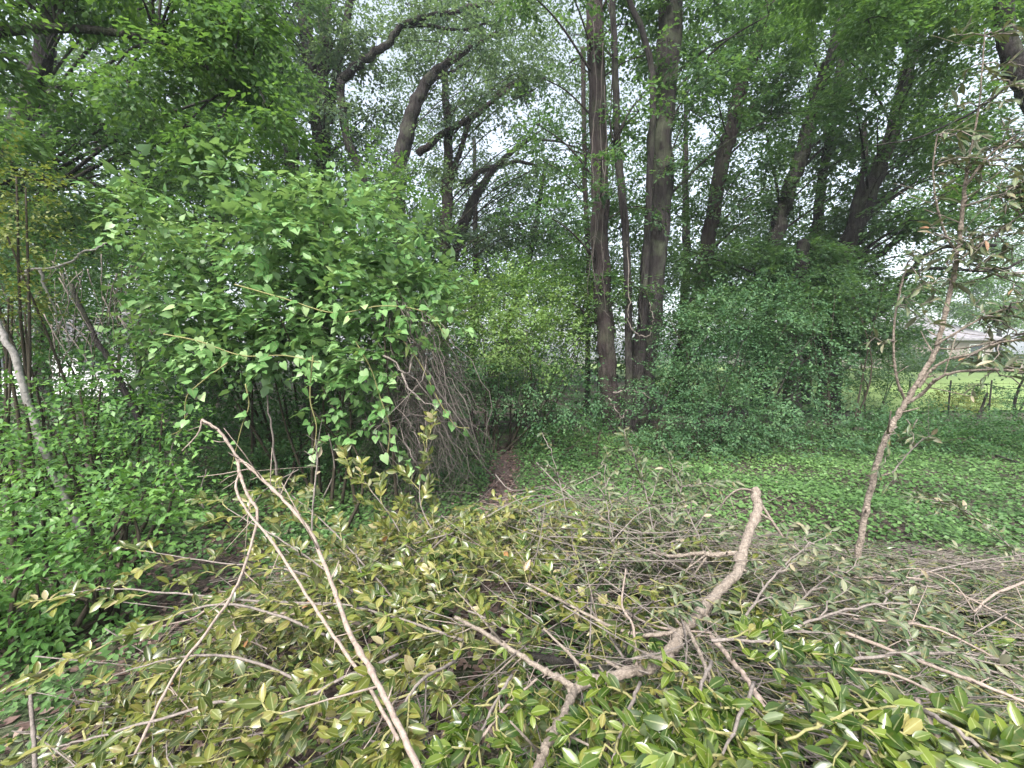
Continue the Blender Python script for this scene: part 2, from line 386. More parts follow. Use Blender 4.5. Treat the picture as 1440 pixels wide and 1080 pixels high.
def clump(lv, twg, c, r, n, leaf, size, nl=12, anchor=None, cr=.02, holes=True, shell=.45, tw=False, droop=.25, vbase=0.0, sub=None):
    """a leafy clump: sub-branches from c outward carrying sprays"""
    c = np.asarray(c, float); r = np.asarray(r, float) * np.ones(3); n = int(n * KN)
    k = sub or max(3, int(n / 20))
    ends, _ = blob_pts(c, r, k, .3)
    if twg is not None:
        a = c if anchor is None else np.asarray(anchor)
        for e in ends:
            m = (a * .4 + e * .6) + rng.normal(0, .12, 3) * r
            twg.add(smooth_path([a, m, e], 2), [cr, cr * .55, cr * .22], 4)
    kk = rng.integers(0, k, n)
    t = rng.uniform(.25, 1.08, n)[:, None]
    P = c * (1 - t) + ends[kk] * t + rng.normal(0, .17, (n, 3)) * r
    H = norm(P - c + rng.normal(0, .25, (n, 3)) * r) * np.array((1, 1, .5))
    H = norm(H + rng.normal(0, .35, (n, 3)) * np.array((1, 1, .4)))
    keep = np.ones(n, bool)
    if holes: keep &= hole_keep(P, .88, .85)
    keep &= P[:, 2] > 0.1
    P, H = P[keep], H[keep]
    tint = np.clip(rng.normal(.45, .25) + rng.normal(0, .2, len(P)), 0, 1)
    sprays(lv, P, H, size * rng.uniform(.7, 1.3, len(P)), leaf, nl, tint, droop, twigs=twg if tw else None, vbase=vbase)

# ------------------------------------------------------------------ ground
def ground_material():
    m = bpy.data.materials.new("forest_soil"); m.use_nodes = True
    nt = m.node_tree; L = nt.links; p = nt.nodes['Principled BSDF']
    g = node(nt, "ShaderNodeNewGeometry")
    n1 = node(nt, "ShaderNodeTexNoise"); n1.inputs['Scale'].default_value = 0.9; n1.inputs['Detail'].default_value = 6
    n2 = node(nt, "ShaderNodeTexNoise"); n2.inputs['Scale'].default_value = 45; n2.inputs['Detail'].default_value = 8
    L.new(g.outputs['Position'], n1.inputs['Vector']); L.new(g.outputs['Position'], n2.inputs['Vector'])
    soil = ramp(nt, [(.3, (.018, .012, .009)), (.5, (.045, .031, .025)), (.7, (.11, .08, .068))], n2.outputs[0])
    green = ramp(nt, [(.3, (.02, .05, .015)), (.7, (.06, .12, .03))], n2.outputs[0])
    mr = node(nt, "ShaderNodeMapRange"); mr.inputs[1].default_value = .48; mr.inputs[2].default_value = .62
    L.new(n1.outputs[0], mr.inputs[0])
    mx = node(nt, "ShaderNodeMix", data_type='RGBA'); L.new(mr.outputs[0], mx.inputs[0]); L.new(soil, mx.inputs[6]); L.new(green, mx.inputs[7])
    L.new(mx.outputs[2], p.inputs['Base Color']); p.inputs['Roughness'].default_value = .95
    bp = node(nt, "ShaderNodeBump"); bp.inputs['Strength'].default_value = .8; bp.inputs['Distance'].default_value = .03
    L.new(n2.outputs[0], bp.inputs['Height']); L.new(bp.outputs[0], p.inputs['Normal'])
    return m
def gz(x, y):
    return 0.03 * np.sin(x * 1.3 + .5) * np.cos(y * .9) + 0.02 * np.sin(x * 3.1 + y * 2.3)
def grid(name, xs, ys, zf, mat, kind='structure'):
    X, Y = np.meshgrid(xs, ys); Z = zf(X, Y)
    nx, ny = len(xs), len(ys)
    i = np.arange(ny - 1)[:, None] * nx + np.arange(nx - 1)[None]
    q = np.stack([i, i + 1, i + nx + 1, i + nx], -1).reshape(-1, 4)
    me = mesh_from(name, np.stack([X, Y, Z], -1).reshape(-1, 3), [q], [mat], smooth=True)
    o = link(name, me); o['kind'] = kind; return o
def nonlin(a, n): 
    t = np.linspace(-1, 1, n); return np.sign(t) * (np.abs(t) ** 2.6) * a
grid('ground', nonlin(400, 121), nonlin(400, 121) + 5, lambda x, y: gz(x, y) * np.clip(1 - np.hypot(x, y - 5) / 25, 0, 1), ground_material())
# sunlit lawn in the garden beyond the trees on the right
lawn_m = plain_mat('lawn_grass', (0.12, 0.19, 0.045), (0.19, 0.27, 0.08), 6, .9, .5)
grid('lawn', np.linspace(7, 75, 40), np.linspace(11.5, 50, 30), lambda x, y: 0.05 + .0 * x + 0.012 * np.clip(y - 12, 0, 40) + .02 * np.sin(x), lawn_m)
path_m = plain_mat('trodden_soil_path', (0.035, 0.023, 0.02), (0.10, 0.068, 0.057), 30, .95, .8)
def path_mesh():
    ys = np.linspace(2.6, 7.5, 24); V = []
    for y in ys:
        cx = -.16 + .05 * math.sin(y * 1.7) + (.02 * (y - 3)); wd = .17 - .012 * (y - 3)
        for k in (-1, -.4, .4, 1):
            V.append((cx + k * wd * (1 + .15 * math.sin(y * 5 + k)), y, float(gz(cx, y)) + .012 - (.012 if abs(k) == 1 else 0)))
    i = np.arange(23)[:, None] * 4 + np.arange(3)[None]
    q = np.stack([i, i + 1, i + 5, i + 4], -1).reshape(-1, 4)
    o = link('path', mesh_from('path', np.array(V), [q], [path_m], smooth=True)); o['kind'] = 'structure'
path_mesh()

# ground ivy (nobody could count it)
def ground_leaves(name, label, n, xr, yr, mat, kind, size, hmax, density, flat=.25, cat=None):
    x = rng.uniform(*xr, n); y = yr[0] + (yr[1] - yr[0]) * rng.random(n) ** 1.35
    d = density(x, y); k = rng.random(n) < d
    x, y = x[k], y[k]; n = len(x)
    z = gz(x, y) * np.clip(1 - np.hypot(x, y - 5) / 25, 0, 1) + rng.uniform(.004, hmax, n) * (.5 + .5 * np.sin(x * 2.3) * np.cos(y * 2.9 + 1) + .3)
    az = rng.uniform(0, 2 * np.pi, n)
    fw = np.stack([np.cos(az), np.sin(az), rng.normal(-.1, .25, n)], -1)
    up = np.stack([rng.normal(0, flat, n), rng.normal(-.15 if flat > .3 else 0, flat, n), np.ones(n)], -1)
    patch = .5 + .25 * np.sin(x * 1.1 + 2 * np.sin(y * .8)) + .25 * np.sin(y * 1.9 + x * .6)
    v = np.clip(.45 * patch + .55 * rng.random(n), 0, .999)
    lv = Leaves(); lv.add(np.stack([x, y, np.maximum(z, .006)], -1), rotmats(fw, up), size * rng.uniform(.6, 1.3, n), v)
    o = emit(None, lv, kind, mat, 0, name); o['label'] = label; return o
def pathd(x, y): return np.abs(x - (-.16 + .02 * (y - 3))) / .18
def ivy_density(x, y):
    nz = .5 + .5 * np.sin(x * 2.1 + 1.3 * np.sin(y * 1.7)) * np.cos(y * 1.3 + x * .7)
    d = .9 + .4 * nz
    d = d * np.clip(pathd(x, y) - .7, .04, 1)
    d = np.where((x < -.5) & (y < 3.2), d * np.clip(.15 + .5 * nz - .6 * np.clip(2.4 - y, 0, 1), .03, 1), d)
    return np.clip(d, 0, 1)
ground_leaves('ground_ivy', 'low green ivy and creeper carpet covering the clearing', 145000, (-5, 11), (1.3, 8.6), 'ivy', 'broad', .042, .10, ivy_density, .38)
ground_leaves('leaf_litter', 'brown and mauve dead leaves and mulch on bare soil at left', 22000, (-4.5, 3.5), (.6, 6.5), 'litter', 'oval', .055, .03,
              lambda x, y: np.where(x < -.3, .9, .35) * np.where(y > 2.9, .25, 1) + (pathd(x, y) < .9) * .9, .2)

ground_leaves('path_litter', 'rusty leaf litter strewn along the trodden path into the hollow', 1800, (-.6, .4), (2.4, 7.2), 'litter', 'round_lo', .055, .02, lambda x, y: (pathd(x, y) < 1.2) * 1.0, .3)

# ------------------------------------------------------------------ trees
TREES = {}
def tree(name, label, cat, path, Y, rad, mat, leafmat, clumps=(), extra=(), leaf=.09, nl=12, size=.5, sides=10, kind='tiny', top=3.0, limbs=True, group=None, Yend=None, twigs=False):
    """path in photograph pixels from low to high, all near distance Y; rad (bottom, top)"""
    Ys = np.linspace(Y, Yend or Y, len(path))
    P = [W(a, b, c) for (a, b), c in zip(path, Ys)]
    base = P[0].copy(); low = P[0]
    if low[2] > .02:
        dirv = (P[0] - P[1]) if len(P) > 1 else np.array((0, 0, -1.))
        k = min(abs(low[2] / dirv[2]) if abs(dirv[2]) > 1e-3 else 0, 3)
        base = low + np.array((dirv[0] * k * .5, 0, 0)); base[2] = -.05
        P = [base] + P
    if top > 0:
        d = norm(P[-1] - P[-2]); P.append(P[-1] + (d + np.array((0, 0, .6))) * top * .6)
    root = thing(name, label, cat, (base[0], base[1], 0), group)
    S = smooth_path(P, 7)
    S[1:-1] += rng.normal(0, rad[0] * .10, (len(S) - 2, 3)) * np.array((1, 1, 0))
    tb = Tubes(); rr = [rad[0] * 1.35, rad[0] * 1.02, rad[0], (rad[0] + rad[1]) / 2, rad[1]]
    if top <= 0: rr = [rad[0] * 1.1, rad[0], rad[1]]
    tb.add(smooth_path(S, 3) if rad[0] > .15 else S, rr, sides * (2 if rad[0] > .15 else 1), rough=.085); tb.build('trunk', M[mat], root)
    for (pp, r0, r1) in extra:                       # visible limbs: pixels too
        b = Tubes(); Q = [W(a, c, Y + (dy if dy else 0)) for a, c, dy in pp]
        SS = smooth_path(Q, 6); SS[1:-1] += rng.normal(0, r0 * .2, (len(SS) - 2, 3))
        b.add(SS, [r0, (r0 + r1) / 2, r1], 8, rough=.07); b.build('branch', M[mat], root)
    lv = Leaves(); tw = Tubes()
    for (px, py, dy, r, n) in clumps:
        c = W(px, py, Y + dy); r3 = np.asarray(r) * np.ones(3)
        z = np.clip(c[2] - r3.mean() * .7 - .3 * np.hypot(*(c - base)[:2]), .8, None)
        i = np.argmin(np.abs(S[:, 2] - z)); a = S[i]
        if limbs:
            mid = (a * .45 + c * .55) + np.array((0, 0, .08 * np.linalg.norm(c - a)))
            lr = min(rad[1] * .4, .010 + .008 * np.linalg.norm(c - a))
            tw.add(smooth_path([a, mid, c], 5), [lr, lr * .7, lr * .4], 5)
        clump(lv, tw, c, r3, n, leaf * 1.12, size, nl, cr=.010, tw=twigs)
    tw.build('branches', M[mat], root, kind='stuff')
    emit(root, lv, kind, leafmat, 0, 'crown')
    TREES[name] = TREES.get(name, 0) + lv.count()
    return root, S

def auto_clumps(x0, x1, y0, y1, nx, ny, r, n, dy=1.2, seed=None, jit=.45):
    out = []
    for i in range(nx):
        for j in range(ny):
            px = x0 + (i + .5 + rng.uniform(-jit, jit)) * (x1 - x0) / nx
            py = y0 + (j + .5 + rng.uniform(-jit, jit)) * (y1 - y0) / ny
            k = rng.uniform(.75, 1.2)
            out.append((px, py, rng.uniform(-dy, dy), (r * k, r * k, r * k * .6), int(n * k)))
    return out

# --- far wood that reads as one mass
def far_wood():
    lv = Leaves()
    def band(x0, x1, y0, y1, Ya, Yb, n, leaf, size):
        px = rng.uniform(x0, x1, n); py = y0 + (y1 - y0) * rng.random(n) ** .8; Y = rng.uniform(Ya, Yb, n)
        # clumpiness
        ph = .5 + .5 * np.sin(px * .021 + 2 * np.sin(py * .017)) * np.cos(py * .031 + px * .009)
        P = np.array([W(a, b, c) for a, b, c in zip(px, py, Y)])
        k = (rng.random(n) < .25 + .75 * ph) & (P[:, 2] > .2); P = P[k]; k2 = hole_keep(P, .93, .85); P = P[k2]
        H = norm(rng.normal(0, 1, (len(P), 3)) * np.array((1, 1, .3)))
        tint = np.clip(ph[k][k2] * .6 + rng.normal(0, .15, len(P)) + .1, 0, 1)
        sprays(lv, P, H, size * rng.uniform(.7, 1.3, len(P)), leaf, 9, tint, .2)
    band(-350, 1170, 290, 530, 20, 30, 12000, .26, 1.2)
    band(540, 860, -40, 420, 17, 24, 8000, .15, .9)
    band(1080, 1330, 380, 520, 18, 26, 1500, .2, .9)
    band(-350, 1700, -60, 380, 18, 27, 17000, .19, 1.0)
    band(930, 1500, -40, 380, 16, 24, 4500, .14, .8)
    band(1130, 1300, 330, 500, 24, 34, 500, .26, 1.2)
    o = emit(None, lv, 'tiny', 'canopy_haze_tint', 0, 'distant_woods')
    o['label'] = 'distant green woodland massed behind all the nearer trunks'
far_wood()

A = auto_clumps
# two main trunks in the middle
tree('tall_tree', 'tall straight brown trunk, left one of the pair in the middle, hung with pale vines', 'tree',
     [(866, 618), (856, 540), (846, 400), (842, 200), (836, 0)], 8.5, (.17, .15), 'bark_red', 'canopy',
     A(700, 900, -160, 60, 3, 2, .9, 26, 1.0) + A(740, 910, 60, 420, 3, 5, .6, 11, 1.0), [], .085, 12, .42, 14, group='trees of the wood')
tree('tall_tree', 'thickest grey trunk in the middle, right one of the pair, leaning slightly right', 'tree',
     [(884, 606), (905, 520), (917, 400), (930, 200), (944, 0)], 8.8, (.245, .21), 'bark', 'canopy',
     A(900, 1100, -170, 250, 3, 4, .95, 30, .9), [([(945, 10, 0), (985, -60, .3), (1010, -130, .5)], .12, .06)], .085, 12, .42, 16, group='trees of the wood')
tree('thin_tree', 'thin dark sinuous stem between the two big middle trunks', 'tree',
     [(884, 590), (884, 480), (880, 340), (868, 200), (866, 130), (862, 0)], 8.3, (.075, .05), 'bark_dark', 'canopy_light',
     A(820, 920, -60, 120, 1, 2, .6, 18, .5), [([(868, 190, 0), (890, 150, 0), (912, 130, .1)], .03, .015), ([(880, 220, 0), (862, 190, -.1), (850, 140, 0)], .03, .015)], .08, 10, .4, 8)
tree('climbing_vine', 'black vine stem curving up beside the thickest middle trunk', 'vine',
     [(892, 600), (903, 500), (908, 380), (914, 250), (918, 120), (905, 50), (885, 0)], 8.3, (.065, .045), 'bark_dark', 'canopy', (), [], top=.8, sides=8)
# left middle group
tree('forked_tree', 'grey trunk group splitting into three stems, left of centre in the canopy', 'tree',
     [(452, 420), (452, 330), (452, 230), (447, 150), (432, 60), (424, -10)], 13.5, (.26, .13), 'bark_dark', 'canopy_haze_tint',
     A(330, 560, -80, 330, 5, 6, 1.15, 26, 1.6),
     [([(452, 230, -.2), (455, 120, -.3), (456, 0, -.3), (458, -60, 0)], .20, .13), ([(462, 170, 0), (478, 80, .2), (494, 0, .3), (505, -50, .3)], .15, .09)], .115, 11, .55, 10, Yend=13.5)
tree('leaning_tree', 'slim dark trunk leaning left beside the three-stemmed group', 'tree',
     [(422, 330), (410, 220), (398, 140), (380, 60), (372, -20)], 13, (.20, .12), 'bark_dark', 'canopy',
     A(240, 430, -100, 280, 4, 6, 1.1, 28, 1.5), [], .115, 11, .55, 8)
tree('bent_tree', 'dark tree whose big limb bends right across the sky gap, centre left', 'tree',
     [(556, 430), (556, 330), (562, 240), (580, 160), (605, 110), (640, 82), (700, 44)], 12.5, (.22, .035), 'bark_dark', 'canopy_haze_tint',
     A(500, 640, 190, 400, 3, 4, .8, 22, 1.0) + A(560, 740, -30, 130, 5, 3, .8, 15, 1.0),
     [([(480, 112, 0), (510, 85, 0), (545, 62, 0), (566, 35, 0), (620, 18, 0), (700, 5, 0)], .13, .05), ([(566, 35, 0), (600, 36, .2), (650, 42, .3), (690, 30, .2)], .06, .03),
      ([(556, 330, 0), (490, 200, 0), (480, 112, 0)], .12, .12), ([(605, 112, 0), (630, 104, .2), (660, 84, .4)], .06, .03)], .105, 11, .5, 9, top=0)
tree('forked_tree', 'reddish forked trunk standing in the bright gap at the centre', 'tree',
     [(622, 460), (626, 330), (630, 260), (630, 200), (626, 110)], 14, (.18, .06), 'bark_red', 'canopy_haze_tint',
     A(600, 790, 60, 250, 4, 4, .75, 12, 1.5) + A(560, 800, 300, 420, 6, 2, 1.0, 26, 1.5),
     [([(632, 262, 0), (648, 210, 0), (662, 170, 0), (692, 143, 0), (740, 108, 0)], .10, .05), ([(588, 216, -.3), (625, 186, -.3), (665, 165, 0), (705, 128, 0), (745, 100, 0)], .12, .05)], .11, 10, .5, 8, top=.5)
tree('leaning_tree', 'slanting dark trunk leaning right below the centre sky gap', 'tree',
     [(630, 400), (655, 310), (673, 270), (700, 232), (745, 195)], 15, (.17, .06), 'bark_dark', 'canopy',
     A(640, 830, 200, 400, 4, 4, .9, 20, 2), [([(650, 262, 0), (680, 240, .3), (720, 228, .4), (760, 232, .4)], .12, .05), ([(745, 195, 0), (790, 200, 0), (850, 225, 0)], .05, .02)], .115, 11, .55, 8, top=0)
for i, (a, b, Y, lab) in enumerate([((664, 480), (668, 300), 17, 'dark slim upright trunk in shade right of the forked centre tree'),
                                    ((700, 500), (748, 345), 15, 'thin dark trunk slanting right above the lime bushes'),
                                    ((826, 520), (822, 230), 11.2, 'dim brown trunk just left of the vine hung middle trunk'),
                                    ((960, 480), (964, 250), 15, 'dark trunk in shade right of the thickest middle trunk')]):
    tree('slim_tree', lab, 'tree', [a, ((a[0] + b[0]) / 2 + 3, (a[1] + b[1]) / 2), b], Y, (.15 if i != 2 else .07, .06), 'bark_dark' if i != 2 else 'bark_red', 'canopy',
         A(b[0] - 70, b[0] + 70, b[1] - 60, b[1] + 140, 2, 3, 1.0, 24, 1.2), [], .11, 11, .5, 7)
# right side
tree('leaning_tree', 'dark trunk leaning right with a splintered broken fork, upper right', 'tree',
     [(962, 480), (985, 400), (1012, 240), (1030, 180), (1045, 110), (1060, 75), (1082, 0)], 12, (.19, .14), 'bark_red', 'canopy',
     A(960, 1120, -60, 420, 4, 7, .95, 25, 1.5), [([(1062, 72, 0), (1085, 55, .2), (1108, 38, .3)], .10, .05)], .11, 11, .5, 9, group='trees of the wood')
tree('leaning_tree', 'dark trunk with two crooked side limbs behind the leafy right side', 'tree',
     [(1080, 420), (1092, 330), (1112, 260), (1132, 200), (1148, 140), (1168, 82), (1185, 20)], 12.5, (.19, .11), 'bark_dark', 'canopy',
     A(1080, 1240, -60, 380, 4, 7, 1.0, 27, 1.5), [([(1100, 300, 0), (1090, 250, .1), (1078, 190, .2)], .05, .03), ([(1130, 215, 0), (1160, 190, 0), (1178, 150, .3)], .05, .02)], .11, 11, .5, 9)
tree('pale_tree', 'pale grey lichen covered trunk, right of the leaning pair', 'tree',
     [(1138, 420), (1141, 370), (1150, 300), (1158, 240), (1172, 160)], 13, (.14, .09), 'bark', 'canopy_haze_tint',
     A(1140, 1260, 180, 360, 3, 3, .8, 16, 1), [], .11, 11, .5, 8)
tree('broad_tree', 'broad dark tree with spreading low limbs at right, behind the shaded bushes', 'tree',
     [(1165, 590), (1165, 540), (1166, 480), (1172, 400), (1190, 350), (1226, 262), (1250, 200)], 10.5, (.21, .12), 'bark_dark', 'canopy',
     A(1180, 1420, -80, 330, 6, 6, .95, 30, 1.6) + A(980, 1290, 330, 480, 7, 3, .85, 40, 1.2),
     [([(1185, 360, 0), (1212, 250, 0), (1216, 170, .2)], .10, .05), ([(1180, 370, 0), (1240, 355, 0), (1300, 300, 0), (1345, 260, 0)], .09, .04),
      ([(1172, 470, -.3), (1215, 455, -.6), (1258, 420, -.8), (1275, 385, -.9), (1320, 350, -1.2), (1400, 345, -1.4)], .075, .035),
      ([(1176, 430, -.3), (1215, 412, -.5), (1262, 392, -.7), (1310, 378, -.8), (1400, 380, -.9), (1450, 360, -1)], .05, .025)], .10, 12, .5, 12)
tree('shaded_tree', 'dark shaded trunk standing left of the broad right-hand tree', 'tree',
     [(1114, 600), (1115, 540), (1118, 470), (1125, 400)], 9.5, (.16, .12), 'bark_dark', 'canopy',
     A(1020, 1180, 340, 450, 4, 2, .7, 26, .6), [], .09, 12, .42, 9, top=1)
tree('edge_tree', 'dark leaning trunk and overhanging foliage at the upper right edge', 'tree',
     [(1600, 500), (1540, 330), (1465, 160), (1430, 100), (1415, 40)], 7.5, (.17, .10), 'bark_dark', 'canopy_light',
     A(1120, 1480, -120, 70, 6, 3, .7, 28, .8) + A(1320, 1480, 60, 330, 3, 4, .5, 10, .6),
     [([(1432, 108, 0), (1380, 150, 0), (1300, 190, 0), (1230, 205, 0)], .025, .012)], .085, 12, .4, 10, limbs=False)
# left side
tree('spreading_tree', 'spreading tree of the shaded upper left thicket with level dark limbs', 'tree',
     [(-60, 560), (-40, 420), (-20, 300), (20, 200), (60, 80)], 8, (.20, .10), 'bark_dark', 'canopy',
     A(-160, 380, 100, 330, 8, 4, .85, 36, 1.2) + A(-160, 300, -150, 60, 5, 3, .9, 18, 1),
     [([(-20, 290, 0), (40, 205, 0), (110, 200, 0), (200, 180, 0)], .07, .02), ([(-20, 250, 0), (80, 250, 0), (160, 262, 0), (240, 240, .2)], .05, .02),
      ([(20, 200, 0), (60, 140, 0), (150, 110, 0), (220, 105, 0)], .05, .02)], .09, 12, .42, 10)
tree('background_tree', 'tree tinted hazy bluish green, filling the gap behind the upper left thicket', 'tree',
     [(300, 470), (305, 330), (300, 200), (312, 60)], 14, (.2, .12), 'bark_dark', 'canopy_haze_tint', A(140, 420, 0, 400, 5, 6, 1.15, 26, 1.6), [], .12, 11, .55, 8)
tree('background_tree', 'tree tinted hazy bluish green, far behind the far left edge', 'tree',
     [(60, 500), (65, 330), (70, 60)], 14, (.2, .12), 'bark_dark', 'canopy_haze_tint', A(-200, 180, 60, 420, 6, 5, 1.15, 26, 1.6), [], .12, 11, .55, 8)

# overhanging near limb, top left, big leaves each of its own
def overhang():
    S = [W(-260, 420, 4.6), W(-180, 150, 4.8), W(-60, 60, 5.0), W(80, 40, 5.2), W(220, 60, 5.2), W(350, 130, 5.3)]
    b = S[0].copy(); b[2] = 0
    root = thing('overhanging_tree', 'near leafy limb with large fresh leaves hanging over the top left corner', 'tree', b)
    tb = Tubes(); tb.add(smooth_path([b] + S, 7), [.13, .11, .06, .04, .015], 9, rough=.07); tb.build('trunk', M['bark'], root)
    lv = Leaves(); tw = Tubes()
    for px, py, dy, r, n in A(-160, 60, -180, 190, 3, 4, .6, 26, .5) + A(40, 350, -120, 130, 5, 3, .55, 30, .5) + A(240, 390, 10, 210, 3, 3, .42, 22, .3):
        c = W(px, py, 5.1 + dy); i = rng.integers(2, 6)
        a = min(S[1:], key=lambda q: np.linalg.norm(q - c))
        tw.add(smooth_path([a, (a + c) / 2 + np.array((0, 0, .15)), c], 4), [.02, .012, .008], 5)
        clump(lv, tw, c, r, n, .085, .36, 10, cr=.009, tw=False, droop=.45)
    tw.build('branches', M['bark_dark'], root, kind='stuff')
    emit(root, lv, 'oval', 'canopy_light', 290, 'foliage')
overhang()

# vines hanging on the middle trunks
def hanging_vine(label, paths, mat='twig', r=.014, Y=8.1, leaves=0):
    P0 = W(*paths[0][0][:2], Y); root = thing('hanging_vine', label, 'vine', P0)
    for p in paths:
        t = Tubes(); Q = [W(q[0], q[1], Y + (q[2] if len(q) > 2 else 0)) for q in p]
        S = smooth_path(Q, 7); S[1:-1] += rng.normal(0, .012, (len(S) - 2, 3)); t.add(S, [r, r * .8, r * .6], 5); t.build('stem', M[mat], root)
    return root
hanging_vine('pale looping vine hanging in a U between the middle trunks', [[(882, 340), (884, 410), (884, 450), (893, 468), (905, 474), (915, 468), (918, 450), (913, 425)]])
hanging_vine('grey vine strands draped down the left middle trunk', [
    [(834, 30), (838, 130), (832, 220), (838, 300), (834, 380), (846, 430), (858, 446)], [(848, 60), (844, 180), (850, 270), (846, 350), (852, 440)],
    [(828, 340), (836, 334), (846, 345), (850, 370)], [(850, 120), (852, 220), (843, 300), (830, 370), (826, 420)]], r=.009, Y=8.2, mat='twig_dark')
hanging_vine('thin vine stems hanging in the gap right of the left middle trunk', [
    [(858, 0), (862, 90), (858, 180), (862, 260)], [(875, 210), (878, 300), (886, 380), (890, 470)], [(905, 380), (900, 430), (906, 480)]], 'bark_dark', .014, 8.2)
hanging_vine('bare bowed branch and crossed sticks in the shade below the middle trunks', [
    [(862, 552, -.6), (880, 549, -.6), (900, 551, -.6), (914, 560, -.6)], [(856, 560, -.6), (868, 580, -.6), (876, 588, -.6)], [(880, 600, -.7), (896, 615, -.7)], [(884, 575, -.6), (872, 590, -.6)]], 'twig', .016, 7.6)

# ------------------------------------------------------------------ bushes
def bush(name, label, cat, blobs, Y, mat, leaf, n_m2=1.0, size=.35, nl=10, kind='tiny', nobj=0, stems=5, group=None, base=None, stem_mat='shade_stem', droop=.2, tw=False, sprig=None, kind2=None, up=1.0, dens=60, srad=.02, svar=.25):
    b = base if base is not None else W(blobs[0][0], 540, Y); b = np.array((b[0], b[1], 0.))
    root = thing(name, label, cat, b, group)
    lv = Leaves(); tw_ = Tubes(); st = Tubes()
    for bi, (px, py, dy, rx, rz) in enumerate(blobs):
        c = W(px, py, Y + dy); r = np.array((rx, rx * .85, rz))
        c[2] = max(c[2], .12)
        n = int(KB * dens * (rx * rz) ** .9 / (leaf / .06) ** 1.3 * n_m2)
        for k in range(max(1 if bi % 5 == 0 else 0, stems // 2)):
            g0 = b + np.array((rng.normal(0, .25), rng.normal(0, .2), 0)); g0[:2] = g0[:2] * .55 + c[:2] * .45; g0[2] = 0
            m = (g0 + c) / 2 + rng.normal(0, .12, 3)
            st.add(smooth_path([g0, m, c + rng.normal(0, .3, 3) * r], 4), [srad, srad * .6, srad * .3], 5)
        # outer shell facing outwards
        P, d = blob_pts(c, r, n, .30)
        k = (P[:, 2] > .04); P, d = P[k], d[k]
        lump = .5 + .5 * np.sin(P[:, 0] * 4.1 + 1.7 * np.sin(P[:, 2] * 3.3)) * np.cos(P[:, 2] * 4.7 + P[:, 1] * 2.1)
        k = rng.random(len(P)) < .35 + .65 * lump; P, d, lump = P[k], d[k], lump[k]
        H = norm(d * np.array((1, 1, .6)) + rng.normal(0, .45, d.shape) * np.array((1, 1, .5)) + np.array((0, 0, .1)))
        tint = np.clip(.55 * lump + rng.normal(.12, .2, len(P)), 0, 1)
        sprays(lv, P, H, size * rng.uniform(.7, 1.3, len(P)), leaf, nl, tint, droop, twigs=tw_ if tw else None, upbias=up, svar=svar)
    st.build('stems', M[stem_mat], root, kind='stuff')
    tw_.build('twigs', M['green_twig'], root, kind='stuff')
    emit(root, lv, kind, mat, nobj, 'foliage', kind2=kind2)
    TREES[name] = TREES.get(name, 0) + lv.count()
    return root

# lime bushes in the middle, lit on top
bush('lime_bush', 'lime green bush lit on top, between the vine heap and the middle trunks', 'bush',
     [(690, 470, 0, 1.0, .55), (755, 485, 0, .8, .55), (820, 450, 2.6, .9, .7), (720, 425, .9, 1.0, .45), (780, 420, 2.4, .9, .5)], 6.8, 'lime', .062, 2.2, .32, 11, stems=4)
bush('leafy_bush', 'green mound rising behind the lime bush in the centre', 'bush',
     [(690, 410, 0, 1.0, .6), (640, 440, -.3, .8, .8), (760, 400, .5, .9, .6), (840, 420, .3, .8, .6)], 8.6, 'canopy_light', .075, 1.7, .4, 11)
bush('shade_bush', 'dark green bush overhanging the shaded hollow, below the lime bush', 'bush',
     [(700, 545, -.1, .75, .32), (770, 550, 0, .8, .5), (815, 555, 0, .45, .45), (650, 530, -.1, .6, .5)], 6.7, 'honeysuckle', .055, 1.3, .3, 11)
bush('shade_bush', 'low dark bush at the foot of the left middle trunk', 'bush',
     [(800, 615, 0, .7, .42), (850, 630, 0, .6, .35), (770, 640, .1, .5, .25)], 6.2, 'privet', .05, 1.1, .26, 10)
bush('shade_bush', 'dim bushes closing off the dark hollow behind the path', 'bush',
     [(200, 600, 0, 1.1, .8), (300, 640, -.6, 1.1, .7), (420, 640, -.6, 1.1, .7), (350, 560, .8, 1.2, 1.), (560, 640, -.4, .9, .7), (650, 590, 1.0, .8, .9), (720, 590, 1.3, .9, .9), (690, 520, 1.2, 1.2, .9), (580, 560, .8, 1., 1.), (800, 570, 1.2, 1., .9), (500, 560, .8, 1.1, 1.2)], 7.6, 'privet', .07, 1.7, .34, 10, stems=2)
bush('honeysuckle_bush', 'bluish green honeysuckle bush right of the thickest middle trunk', 'bush',
     [(940, 590, 0, .75, .55), (1000, 560, .2, .85, .6), (930, 545, .4, .55, .45), (980, 620, -.2, .7, .35), (1040, 590, .1, .8, .5)], 6.6, 'honeysuckle', .052, 1.35, .3, 12)
bush('honeysuckle_bush', 'tall dark honeysuckle bush behind, arching at centre right', 'bush',
     [(990, 470, 0, 1.0, .75), (1060, 450, .2, 1.1, .7), (1120, 480, .3, 1., .75), (1030, 520, 0, 1.0, .6), (1100, 540, 0, .9, .6)], 7.6, 'honeysuckle', .062, 1.7, .34, 12)
bush('honeysuckle_bush', 'mid green bushes beyond the two big middle trunks', 'bush',
     [(880, 470, 0, 1.1, .8), (960, 440, .3, 1.2, .9), (820, 400, .6, 1.1, .8), (1040, 400, .8, 1.3, .9), (900, 380, 1., 1.2, .8), (1150, 400, 1.5, 1.4, .9), (980, 520, .4, 1.3, .8)], 10.8, 'canopy_light', .085, 1.9, .4, 11)
bush('honeysuckle_bush', 'dark arching honeysuckle bush left of the broad right-hand tree', 'bush',
     [(1180, 430, .2, 1.1, .5), (1230, 400, .4, .9, .5), (1140, 420, 0, .9, .5)], 8.2, 'canopy', .065, 1.0, .36, 12)
